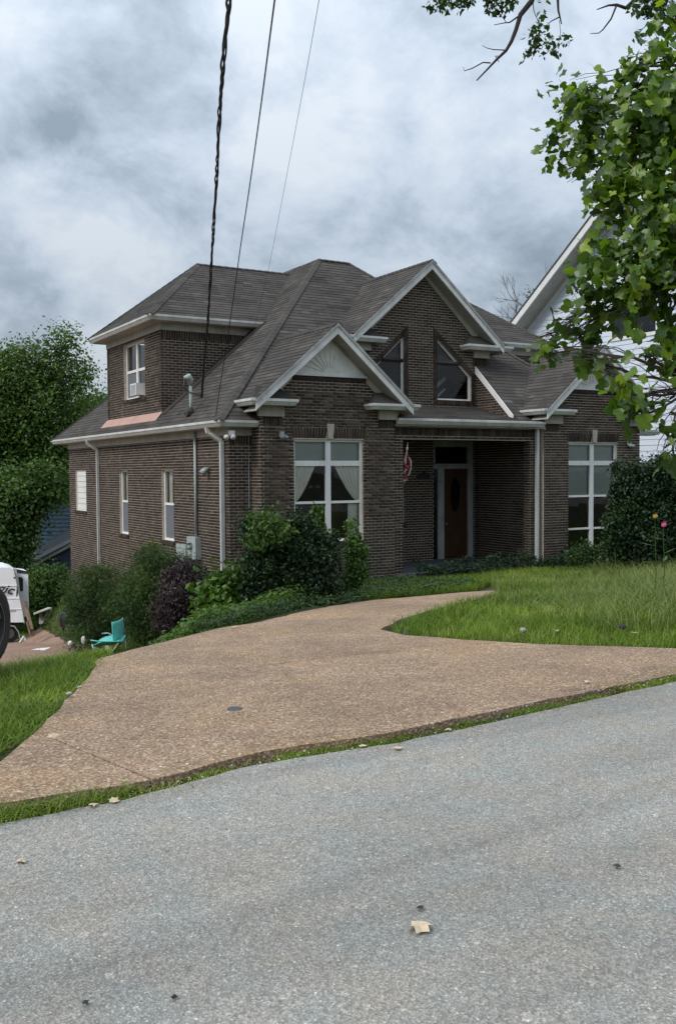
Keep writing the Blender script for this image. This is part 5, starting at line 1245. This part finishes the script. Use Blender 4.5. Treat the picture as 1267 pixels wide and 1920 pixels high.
def blue_house():
    o = empty('blue_house', (14, 50, gz(6, 45)), 'blue sided house with grey roof seen past the back corner', 'house')
    fw = Vector((at(120, 1000, 46).x, at(120, 1000, 46).y, 0)).normalized()
    A = lambda u, v, t_=46: at(u, v, t_)
    q = MB(); q.prism([A(72, 1190), A(210, 1190), A(210, 984), A(72, 1058)], fw*5); q.build('wall', 'bluesiding', o)
    for k in range(13):
        v = 1058-k*8; u0_ = max(74, 74+(1050-v)*1.87)
        if u0_ > 200: break
        q = MB(); q.prism([A(u0_+4, v, 45.96), A(208, v, 45.96), A(208, v-7, 45.98), A(u0_+12, v-7, 45.98)], fw*.01); q.build('siding_plank', 'bluesiding', o)
    q = MB(); q.prism([A(64, 1062, 45.6), A(215, 981, 45.6), A(215, 975, 45.6), A(64, 1056, 45.6)], fw*.08); q.build('fascia', 'white', o)
    q = MB(); q.prism([A(64, 1055, 45.5), A(215, 974, 45.5), A(215, 945, 51.5), A(72, 1026, 51.5)], (0, 0, .05)); q.build('roof', 'greyroof', o)
    q = MB(); q.prism([A(74, 1060, 51.6), A(240, 1060, 51.6), A(240, 925, 51.6), A(74, 925, 51.6)], fw*6); q.build('wall', 'lightblue', o)
    for k in range(16):
        v = 1040-k*7.5; q = MB(); q.prism([A(75, v, 51.55), A(239, v, 51.55), A(239, v-6.6, 51.58), A(75, v-6.6, 51.58)], fw*.01); q.build('siding_plank', 'lightblue', o)
blue_house()

# ------------------------------------------------------------------ travel trailer
def trailer():
    t0 = 33.5; rr = Vector((math.cos(YAW), -math.sin(YAW), 0)); fw = Vector((math.sin(YAW), math.cos(YAW), 0)); s_ = t0/F_PX
    O = at(47, 1205, t0); gzv = gz(O.x, O.y); o = empty('travel_trailer', (O.x, O.y, gzv), 'white travel trailer parked on the pad with dark italic lettering', 'trailer')
    fw = Vector((O.x, O.y, 0)).normalized(); fw = (fw+Vector((-.12, .02, 0))).normalized()
    def L(u, v, d=0): return Vector((O.x, O.y, 0))+rr*((u-47)*s_)+fw*d+Vector((0, 0, 1.6-(v-888.5)*s_))
    q = MB(); q.prism([L(-300, 1168), L(46, 1167), L(42, 1130), L(37, 1085), L(33, 1068), L(20, 1064), L(-300, 1055)], fw*2.2); body = q.build('body', 'rv', o)
    for v in (1098, 1122, 1142):
        q = MB(); q.bar(L(-300, v, -.012), L(38+(v-1085)*.11, v, -.012), .016, .02, up=(0, 1, 0)); q.build('trim_strip', 'rv', body)
    q = MB(); q.prism([L(28, 1065, -.03), L(34, 1066, -.03), L(47.5, 1168, -.03), L(46, 1169, -.03), L(37, 1084, -.03)], fw*.03); q.build('corner_moulding', 'greymetal', body)
    q = MB(); q.prism([L(38, 1086, -.012), L(40.5, 1100, -.012), L(34, 1118, -.012), L(32.5, 1118, -.012), L(34, 1100, -.012)], fw*.01); q.build('decal', 'rvtext', body)
    q = MB(); q.box(0, 0, 0, 0, 0, 0)
    q = MB(); q.prism([L(20, 1144.5, -.015), L(31, 1143.5, -.015), L(31, 1146, -.015), L(20, 1147, -.015)], fw*.012); q.build('latch', 'greymetal', body)
    q = MB(); q.prism([L(28, 1082, -.02), L(33, 1081.5, -.02), L(33, 1084, -.02), L(28, 1084, -.02)], fw*.015); q.build('marker_light', 'black', body)
    # slide-out end with dark window
    q = MB(); q.prism([L(40, 1168, .9), L(63, 1160, .9), L(62, 1077, .9), L(38, 1074, .9)], fw*1.2); sl = q.build('slide_out', 'rv', o)
    q = MB(); q.prism([L(36, 1078, .87), L(62.5, 1080, .87), L(62.5, 1076, .87), L(36, 1070, .87)], fw*.03); q.build('awning_rail', 'black', sl)
    q = MB(); q.prism([L(41, 1087, .88), L(50, 1087, .88), L(52, 1090, .88), L(52, 1112, .88), L(50, 1114, .88), L(44, 1114, .88)], fw*.015); q.build('window', 'black', sl)
    # wheels and jacks
    for u in (20, -40):
        q = MB(); c_ = L(u, 1190, .25); q.tube([c_-fw*.02, c_+fw*.24], .32, 20); w_ = q.build('wheel', 'black', o, False); q = MB(); q.tube([c_-fw*.03, c_-fw*.015], .17, 14); q.build('rim', 'rim', w_)
    q = MB(); q.prism([L(-300, 1180, .3), L(46, 1176, .3), L(46, 1169, .3), L(-300, 1169, .3)], fw*1.6); q.build('chassis', 'black', o)
    q = MB(); q.tube([L(18, 1172, -.1), L(28, 1174, -.1), L(35, 1184, -.1), L(38, 1198, -.1)], .02, 6); q.build('hose', 'greymetal', o)
    # lettering
    cu = bpy.data.curves.new('lettering', 'FONT'); cu.body = 'gic'; cu.size = .42; cu.extrude = .004; cu.shear = .35; cu.offset = .008; cu.align_x = 'RIGHT'
    tx = bpy.data.objects.new('lettering', cu); cu.materials.append(M_['rvtext'])
    P_ = L(25.5, 1114, -.02); mm = Matrix(((rr.x*1.15, 0, -fw.x, P_.x), (rr.y*1.15, 0, -fw.y, P_.y), (rr.z, 1, -fw.z, P_.z), (0, 0, 0, 1)))
    COL.objects.link(tx); bpy.context.view_layer.update(); me_ = bpy.data.meshes.new_from_object(tx); bpy.data.objects.remove(tx)
    tx = bpy.data.objects.new('lettering', me_); tx.matrix_local = wm(body).inverted() @ mm; link(tx, body)
trailer()
# logs and boards beside the trailer
def thing_bars(name, bars, mat, label, cat, partn='board'):
    p0 = Vector(bars[0][0]); o = empty(name, (p0.x, p0.y, gz(p0.x, p0.y)), label, cat)
    for a, b_, w, h in bars: MB().bar(a, b_, w, h).build(partn, mat, o)
    return o
T_ = 31.5
thing_bars('leaning_timbers', [(at(62, 1192, T_), at(48, 1128, T_+.4), .12, .06), (at(58, 1188, T_), at(52, 1165, T_), .10, .06), (at(61, 1180, T_-.2), at(50, 1140, T_+.3), .08, .05)], 'wood', 'weathered timbers leaning on the trailer corner', 'timber', 'beam')
thing_bars('timber_offcut', [(at(38, 1205, T_-.5), at(46, 1193, T_-.4), .10, .05), (at(46, 1193, T_-.4), at(48, 1202, T_-.5), .05, .04)], 'palewood', 'pale timber offcut on the pad by the trailer wheel', 'timber', 'beam')
o_ = empty('white_table', (at(82, 1160, 38).x, at(82, 1160, 38).y, gz(at(82, 1160, 38).x, at(82, 1160, 38).y)), 'white wooden table standing on the grass behind the trailer', 'table')
MB().prism([at(63, 1152, 38.6), at(90, 1141, 38.6), at(97, 1141, 37.6), at(66, 1152, 37.6)], (0, 0, .05)).build('table_top', 'palewood', o_)
for u0_, v0_, u1_, v1_ in ((97, 1142, 84, 1170), (90, 1144, 80, 1168), (77, 1146, 77, 1170)): MB().bar(at(u0_, v0_, 38), at(u1_, v1_, 37.9), .13, .04).build('leg', 'palewood', o_)
# dark barrel grill by the shrub
gp_ = at(125, 1180, 27.5); o_ = empty('barrel_grill', (gp_.x, gp_.y, gz(gp_.x, gp_.y)), 'dark barrel shaped grill half behind the corner shrub', 'grill')
MB().tube([at(117, 1162, 27.5), at(145, 1162, 27.5)], .24, 18).build('barrel', 'paint', o_, True)
for u_ in (120, 140): MB().bar(at(u_, 1170, 27.5), at(u_-1, 1184, 27.5), .05, .05).build('leg', 'black', o_)
MB().tube([at(128, 1148, 27.3), at(134, 1146, 27.3)], .015, 6).build('handle', 'metal', o_)
def rock(name, u, v, t_, r_, mat, label, cat, sq=.7):
    c_ = at(u, v, t_); c_ = Vector((c_.x, c_.y, max(c_.z, gz(c_.x, c_.y)+r_*.4))); q = MB(); n1_, n2_ = 8, 6; q.v.append(tuple(c_+Vector((0, 0, r_*sq))))
    for i in range(1, n2_):
        for j in range(n1_):
            th = math.pi*i/n2_; ph = 2*math.pi*j/n1_; k = r_*random.uniform(.8, 1.15); q.v.append(tuple(c_+Vector((math.sin(th)*math.cos(ph)*k, math.sin(th)*math.sin(ph)*k, math.cos(th)*k*sq))))
    q.v.append(tuple(c_-Vector((0, 0, r_*sq))))
    for j in range(n1_): q.f.append((0, 1+j, 1+(j+1) % n1_)); q.f.append((len(q.v)-1, 1+(n2_-2)*n1_+(j+1) % n1_, 1+(n2_-2)*n1_+j))
    for i in range(n2_-2):
        for j in range(n1_): a = 1+i*n1_; q.f.append((a+j, a+n1_+j, a+n1_+(j+1) % n1_, a+(j+1) % n1_))
    q.r = [.5]*len(q.f); return q.build(name, mat, None, label=label, cat=cat)
rock('paint_bucket', 132, 1206, 21, .055, 'white_plastic', 'small white rounded bucket at the edge of the pad', 'bucket', 1)
# paper sheet on the pad
c_ = at(75, 1209, 27); X_, Y_ = c_.x, c_.y; q = MB(); q.add([(X_-.22, Y_+.1, gz(X_, Y_)+.04), (X_+.1, Y_-.15, gz(X_, Y_)+.035), (X_+.3, Y_-.02, gz(X_, Y_)+.08), (X_, Y_+.2, gz(X_, Y_)+.05)], [(0, 1, 2, 3)]); q.build('paper_scrap', 'white_plastic', None, label='flat white scrap lying on the reddish pad', cat='litter')
# small white ornament behind chair
rock('garden_ornament', 157, 1200, 19.5, .05, 'palewood', 'pale broken ornament in the shadow left of the chair', 'ornament', 1.6)

# ------------------------------------------------------------------ folding chair
def chair():
    base = gpt(5.02, 16.5); t_ = 16.9; o = empty('camping_chair', base, 'turquoise folding camping chair facing left at the edge of the drive', 'chair')
    s_ = t_/F_PX
    rr = Vector((math.cos(YAW), -math.sin(YAW), 0)); fwd = Vector((math.sin(YAW), math.cos(YAW), 0))
    z0 = 1.6-(1246-887)*s_
    def L(u, v, d=0): return Vector((base.x, base.y, 0))+rr*((u-205)*s_)+fwd*d+Vector((0, 0, 1.6-(v-887)*s_))
    w = .26
    # back: near edge and far edge, cloth curved
    q = MB(); N_ = 8
    for i in range(N_+1):
        v = 1163+(1199-1163)*i/N_; bow = 1.2*math.sin(math.pi*i/N_)
        q.v += [tuple(L(214.5+i*.2-bow, v+2-2*(i == 0), -w*.6)), tuple(L(219+bow*.2, v+1.5, 0)), tuple(L(224+bow*.3, v, w))]
    for i in range(N_): a = 3*i; q.f += [(a, a+1, a+4, a+3), (a+1, a+2, a+5, a+4)]; q.r += [.5, .5]
    b_ = q.build('backrest', 'teal', o, True); md = b_.modifiers.new('thickness', 'SOLIDIFY'); md.thickness = .012
    q = MB(); prof = [(180, 1206), (190, 1201), (202, 1198.5), (214, 1198), (224, 1198), (230, 1198)]
    for i, (u, v) in enumerate(prof): q.v += [tuple(L(u, v, -w)), tuple(L(u, v+5+3*math.sin(math.pi*i/5), 0)), tuple(L(u, v-2, w))]
    for i in range(len(prof)-1): a = 3*i; q.f += [(a, a+1, a+4, a+3), (a+1, a+2, a+5, a+4)]; q.r += [.5, .5]
    b_ = q.build('seat', 'teal', o, True); md = b_.modifiers.new('thickness', 'SOLIDIFY'); md.thickness = .012
    MB().prism([L(203, 1205, -w-.01), L(211, 1205, -w-.01), L(211, 1214, -w-.01), L(204, 1213, -w-.01)], fwd*.006).build('pocket', 'palewood', o)
    def tb(name, pts, r_=.009, mat='chairframe'): MB().tube(pts, r_, 7).build(name, mat, o, True)
    tb('leg', [L(179, 1202, -w), L(194, 1247, -w)]); tb('leg', [L(228, 1200, -w), L(198, 1245, -w)]); tb('leg', [L(181, 1208, -w), L(214, 1224, 0), L(230, 1243, w)]); tb('leg', [L(228, 1203, w), L(231, 1243, w)]); tb('leg', [L(196, 1202, w), L(228, 1246, -w)])
    tb('armrest', [L(177, 1195, -w), L(190, 1197, -w), L(214, 1198, -w)], .011, 'teal'); tb('armrest', [L(184, 1192, w), L(196, 1191, w), L(206, 1197, w), L(225, 1199, w)], .011, 'chairframe')
    tb('back_post', [L(224, 1162, w), L(227, 1204, w)]); tb('back_post', [L(214, 1163, -w*.6), L(216, 1200, -w*.6)], .006, 'teal')
chair()

# ------------------------------------------------------------------ off-road vehicle at the left edge, spare wheel on its tail
def jeep():
    # wheel plane faces the street side; the body runs off to the left
    c_ = at(-32, 1172, 9.0); O = Vector((c_.x, c_.y, gz(c_.x, c_.y)-.1)); o = empty('offroad_car', O, 'dark off-road car at the left edge showing its spare wheel', 'car')
    ax = (Vector((.80, -.55, 0))).normalized()      # wheel axis, towards the camera's right
    def wheel(c, R, ax, name='spare_wheel', par=o):
        q = MB(); w = .13
        prof = [(-w, R*.80), (-w*.95, R*.93), (-w*.6, R), (w*.6, R), (w*.95, R*.93), (w, R*.80), (w*.92, R*.64), (-w*.9, R*.64)]
        a = ax.orthogonal().normalized() if abs(ax.z) < .9 else Vector((1, 0, 0)); up = Vector((0, 0, 1)); sd = ax.cross(up).normalized(); n = 44; m_ = len(prof)
        for i in range(n):
            an = 2*math.pi*i/n; d_ = up*math.cos(an)+sd*math.sin(an)
            for (x_, r_) in prof:
                k = .985 if (i % 2 and abs(x_) < w) else 1
                q.v.append(tuple(c+ax*x_+d_*r_*k))
        for i in range(n):
            for j in range(m_): q.f.append((i*m_+j, i*m_+(j+1) % m_, ((i+1) % n)*m_+(j+1) % m_, ((i+1) % n)*m_+j)); q.r.append(.5)
        wo = q.build(name, 'black', par); r2 = MB(); r2.tube([c+ax*w*.2, c+ax*w*.55], R*.18, 16)
        for k in range(5):
            an = 2*math.pi*k/5; d_ = up*math.cos(an)+sd*math.sin(an); r2.bar(c+ax*w*.35, c+ax*w*.6+d_*R*.62, .07, .035, up=ax)
        for i in range(24):
            a0_ = 2*math.pi*i/24; a1_ = 2*math.pi*(i+1)/24; r2.bar(c+ax*w*.7+(up*math.cos(a0_)+sd*math.sin(a0_))*R*.61, c+ax*w*.7+(up*math.cos(a1_)+sd*math.sin(a1_))*R*.61, .02, .05, up=ax)
        r2.build('rim', 'rim', wo); r3 = MB(); r3.tube([c-ax*w*.5, c-ax*w*.45], R*.63, 24); r3.build('hub_plate', 'paint', wo)
    wheel(c_, .375, ax)
    bk = -ax; sd = ax.cross(Vector((0, 0, 1))).normalized(); zb = O.z+.45
    base = Vector((c_.x, c_.y, 0))+bk*.22
    def bx(name, d0, d1, s0, s1, z0, z1, mat):
        P = [base+bk*d0+sd*s0, base+bk*d1+sd*s0, base+bk*d1+sd*s1, base+bk*d0+sd*s1]; q = MB(); q.prism([Vector((p.x, p.y, z0)) for p in P], (0, 0, z1-z0)); return q.build(name, mat, o)
    shift = 1.05
    bx('body', 0, 3.6, -.85+shift, .85+shift-.25, zb, zb+.62, 'paint'); bx('cabin', .6, 2.2, -.8+shift, .8+shift-.25, zb+.62, zb+1.12, 'paint'); bx('bumper', -.12, 0.0, -.8+shift, .8+shift-.3, zb-.05, zb+.12, 'black')
    for d_, s_ in ((.7, -.8+shift), (.7, .4+shift), (3.0, -.8+shift), (3.0, .4+shift)):
        wheel(base+bk*d_+sd*s_+Vector((0, 0, O.z+.38)), .38, sd, 'wheel')
jeep()

# ------------------------------------------------------------------ overhead cables
def curve_px(l, n=60):
    P = [at(*p) for p in l]; k = len(P); out_ = []
    for i in range(n+1):
        t_ = i/n*(k-1); j = min(int(t_), k-2); f = t_-j
        p0, p1, p2, p3 = P[max(j-1, 0)], P[j], P[j+1], P[min(j+2, k-1)]
        out_.append(.5*((2*p1)+(p2-p0)*f+(2*p0-5*p1+4*p2-p3)*f*f+(3*p1-p0-3*p2+p3)*f**3))
    return out_
cen = curve_px([(378, 745, 21.6), (383, 680, 20.9), (390, 600, 19.6), (395, 520, 17.9), (400, 430, 16.0), (407, 320, 13.8), (411, 230, 12.0), (418, 120, 10.0), (430, 0, 8.2), (452, -170, 6.2), (500, -420, 4.3)], 420)
cab = empty('service_cable', cen[0], 'thick twisted black power cable dropping to the roof mast', 'cable')
for ph in range(3):
    pts = []; L_ = 0
    for i, p in enumerate(cen):
        if i: L_ += (p-cen[i-1]).length
        d_ = (cen[min(i+1, len(cen)-1)]-cen[max(i-1, 0)]).normalized(); a = d_.cross(Vector((0, 0, 1))).normalized(); b_ = d_.cross(a); an = L_*2*math.pi/1.5+.8*math.sin(L_*2.2)+ph*2*math.pi/3
        rr_ = .015+.006*math.sin(L_*3.1+ph); pts.append(p+(a*math.cos(an)+b_*math.sin(an))*rr_)
    MB().tube(pts, .0125 if ph else .010, 6).build('strand', 'cable', cab, True)
p2 = curve_px([(401, 806, 20.9), (412, 730, 20.3), (432, 600, 18.5), (450, 470, 16.2), (468, 350, 14), (489, 200, 11.5), (515, 0, 8.6), (545, -220, 6.2), (600, -520, 4.3)], 90)
MB().tube(p2, .0085, 6).build('telephone_cable', 'cable', None, True, label='plain black cable running to the house corner gutter', cat='cable')
p3 = curve_px([(470, 640, 22.5), (485, 580, 21.5), (505, 497, 20), (545, 290, 15), (575, 130, 11.5), (598, 0, 9.2), (640, -240, 6.5), (700, -520, 4.6)], 90)
MB().tube(p3, .0032, 5).build('thin_wire', 'cable', None, True, label='thinnest of the overhead wires, ending above the left bay roof', cat='cable')
# loose loops of wire at the weatherhead
q = MB(); W0 = Vector((mx-.16, my-.05, 3.76))
for k in range(4): q.tube([W0, W0+Vector((-.06, -.03*k, -.20)), W0+Vector((.03*k, -.1, -.32)), cen[0].lerp(cen[8], k/4)], .009, 5)
q.build('drip_loop', 'cable', cab, True)

# ------------------------------------------------------------------ furled flag on the porch pier
def flag():
    A = at(764, 832, 23.1); o = empty('furled_flag', (A.x, A.y, A.z), 'furled red and white striped flag hanging at the porch pier', 'flag')
    MB().tube([at(764, 829, 23.1), at(762, 846, 23.1), at(758, 905, 23.1)], .014, 8).build('pole', 'white_plastic', o, True)
    MB().tube([at(763, 838, 23.1), at(762, 845, 23.1)], .03, 8).build('bracket', 'white_plastic', o, True)
    # gathered cloth: twisted swags of alternating stripes
    strips = [('flagred', [(760, 850), (754, 866), (752, 880), (759, 892), (766, 893)], .028), ('flagwhite', [(762, 849), (759, 862), (759, 875)], .022), ('flagred', [(763, 850), (767, 862), (769, 876), (764, 888)], .026),
              ('flagwhite', [(765, 856), (770, 864), (770, 878), (766, 889), (760, 895), (753, 889), (748, 882)], .016), ('flagred', [(756, 868), (762, 876), (768, 880)], .03), ('flagwhite', [(755, 888), (762, 880), (766, 873)], .018),
              ('flagblue', [(758, 853), (753, 862), (751, 872)], .030), ('flagwhite', [(753, 866), (753, 874), (750, 878)], .014), ('flagred', [(752, 884), (758, 897), (764, 899)], .022), ('flagwhite', [(750, 898), (757, 901), (764, 900)], .012)]
    for k, (mt_, pl, r_) in enumerate(strips):
        P = [at(u, v, 23.05+.03*math.sin(i+k)) for i, (u, v) in enumerate(pl)]; n = len(P)
        MB().tube(P, [r_*(.5+.7*math.sin(math.pi*(i+.6)/(n+.2))) for i in range(n)], 7).build('cloth_fold', mt_, o, True)
flag()

# ------------------------------------------------------------------ litter, leaves, stones
def fallen(u, v, sc, label, mat='dryleaf', z=.012, t_=None):
    r = FWD+RGT*((u-633.5)/F_PX)+DWN*((v-960)/F_PX); t0 = 2.0
    while True:
        p = EYE+r*t0
        if p.z < gz(p.x, p.y)+z or t0 > 60: break
        t0 += .01
    n = 11; q = MB(); an0 = random.uniform(0, 6); pr_ = [1, .55, .95, .5, .9, .45, .8, .5, 1.0, .6, .85]
    ring = [(math.cos(an0+2*math.pi*i/n)*sc*pr_[i], math.sin(an0+2*math.pi*i/n)*sc*pr_[i]) for i in range(n)]
    q.v = [(p.x+a, p.y+b_, gz(p.x, p.y)+.034*(p.y > 4.9)+.008+random.uniform(0, .35*sc)) for a, b_ in ring]+[(p.x, p.y, gz(p.x, p.y)+.034*(p.y > 4.9)+.02)]
    q.f = [(i, (i+1) % n, n) for i in range(n)]; q.r = [.5]*n
    return q.build('fallen_leaf' if mat == 'dryleaf' else 'debris', mat, None, label=label, cat='leaf' if mat == 'dryleaf' else 'debris')
fallen(787, 1741, .055, 'large pale dry leaf lying alone on the street')
for u, v, s_, lb_ in [(213, 1501, .035, 'brown leaf at the left end of the street joint'), (840, 1368, .03, 'pale leaf on the grass joint right of centre'), (745, 1403, .035, 'curled leaf on the street below the joint'), (1187, 1193, .05, 'yellow brown leaf on the rim of the lawn'),
                    (1040, 1188, .05, 'pale leaf in the short lawn grass'), (440, 1180, .04, 'white leaf at the shrub bed edge'), (175, 1509, .03, 'small brown leaf in the left street joint'), (1100, 1286, .03, 'pale leaf at the right street joint'), (42, 1613, .03, 'tiny olive leaf at the left of the street'), (680, 1398, .03, 'pale leaf on the drive lip by the joint')]: fallen(u, v, s_, lb_)
for u, v, s_, lb_ in [(1156, 1624, .022, 'dark clod on the street at the right'), (788, 1703, .018, 'dark speck of bark above the pale leaf'), (160, 1881, .014, 'dark chip near the lower left of the street'), (327, 1870, .013, 'dark chip right of the lower left one')]: fallen(u, v, s_, lb_, 'darkbrown')
q = MB(); vp = (2.76, 6.16); zc = gz(*vp)+.031; q.tube([(vp[0], vp[1], zc-.02), (vp[0], vp[1], zc+.006)], .055, 20); q.build('valve_cover', 'greyroof', None, label='round grey valve cover set in the driveway', cat='cover')
rock('clump_of_straw', 103, 1385, 6.1, .05, 'dryleaf', 'yellow clump of dry grass on the left of the drive', 'clump', .5)
rock('stone', 980, 1182, 10.6, .045, 'stone', 'rounded pale stone sunk in the lawn near the drive', 'stone', .7)
rock('earth_mound', 1165, 1175, 10.6, .06, 'darkbrown', 'small dark mound of dug earth in the lawn', 'earth', .5)
for k, (u, v, s_) in enumerate([(130, 1300, .06), (150, 1288, .05), (104, 1325, .045), (78, 1345, .04)]):
    rock('stone', u, v, 7.6+.0*k, s_*.45, 'stone', ['flat pale stone at the upper end of the left drive edge', 'second pale stone on the left drive edge', 'third pale stone down the left drive edge', 'lowest pale stone on the left drive edge'][k], 'stone', .4)
# bits of gravel and chips along the joint: countless
n = 900; X = rng.uniform(-1, 11, n); Y = np.interp(X, [p[0] for p in ex], [p[1] for p in ex])+rng.normal(size=n)*.10+.05
P = np.stack([X, Y, vgz(X, Y)+.035*(Y > 4.85)+.004], 1); leafmesh('gravel', P, .006+.016*rng.random(n), rnd_unit(n)*.5+np.array([0, 0, 1]), 'fold', 'stone', None, kind='stuff', label='loose chips along the street joint', cat='gravel')

# ------------------------------------------------------------------ groups of alike things
for pre, grp in (('shrub', 'shrubs planted along the house'), ('vine_plant', 'climbing plants at the left bay'), ('leafy_tree', 'leafy trees at the left edge'), ('hedge_tree', 'low trees behind the trailer'),
                 ('flower', 'flowers in front of the dark shrub'), ('fallen_leaf', 'fallen leaves'), ('debris', 'dark bits lying on the street'), ('stone', 'stones at the edge of the grass'),
                 ('service_cable', 'overhead cables'), ('telephone_cable', 'overhead cables'), ('thin_wire', 'overhead cables')):
    for o_ in bpy.data.objects:
        if o_.parent is None and o_.name.split('.')[0] == pre: o_['group'] = grp
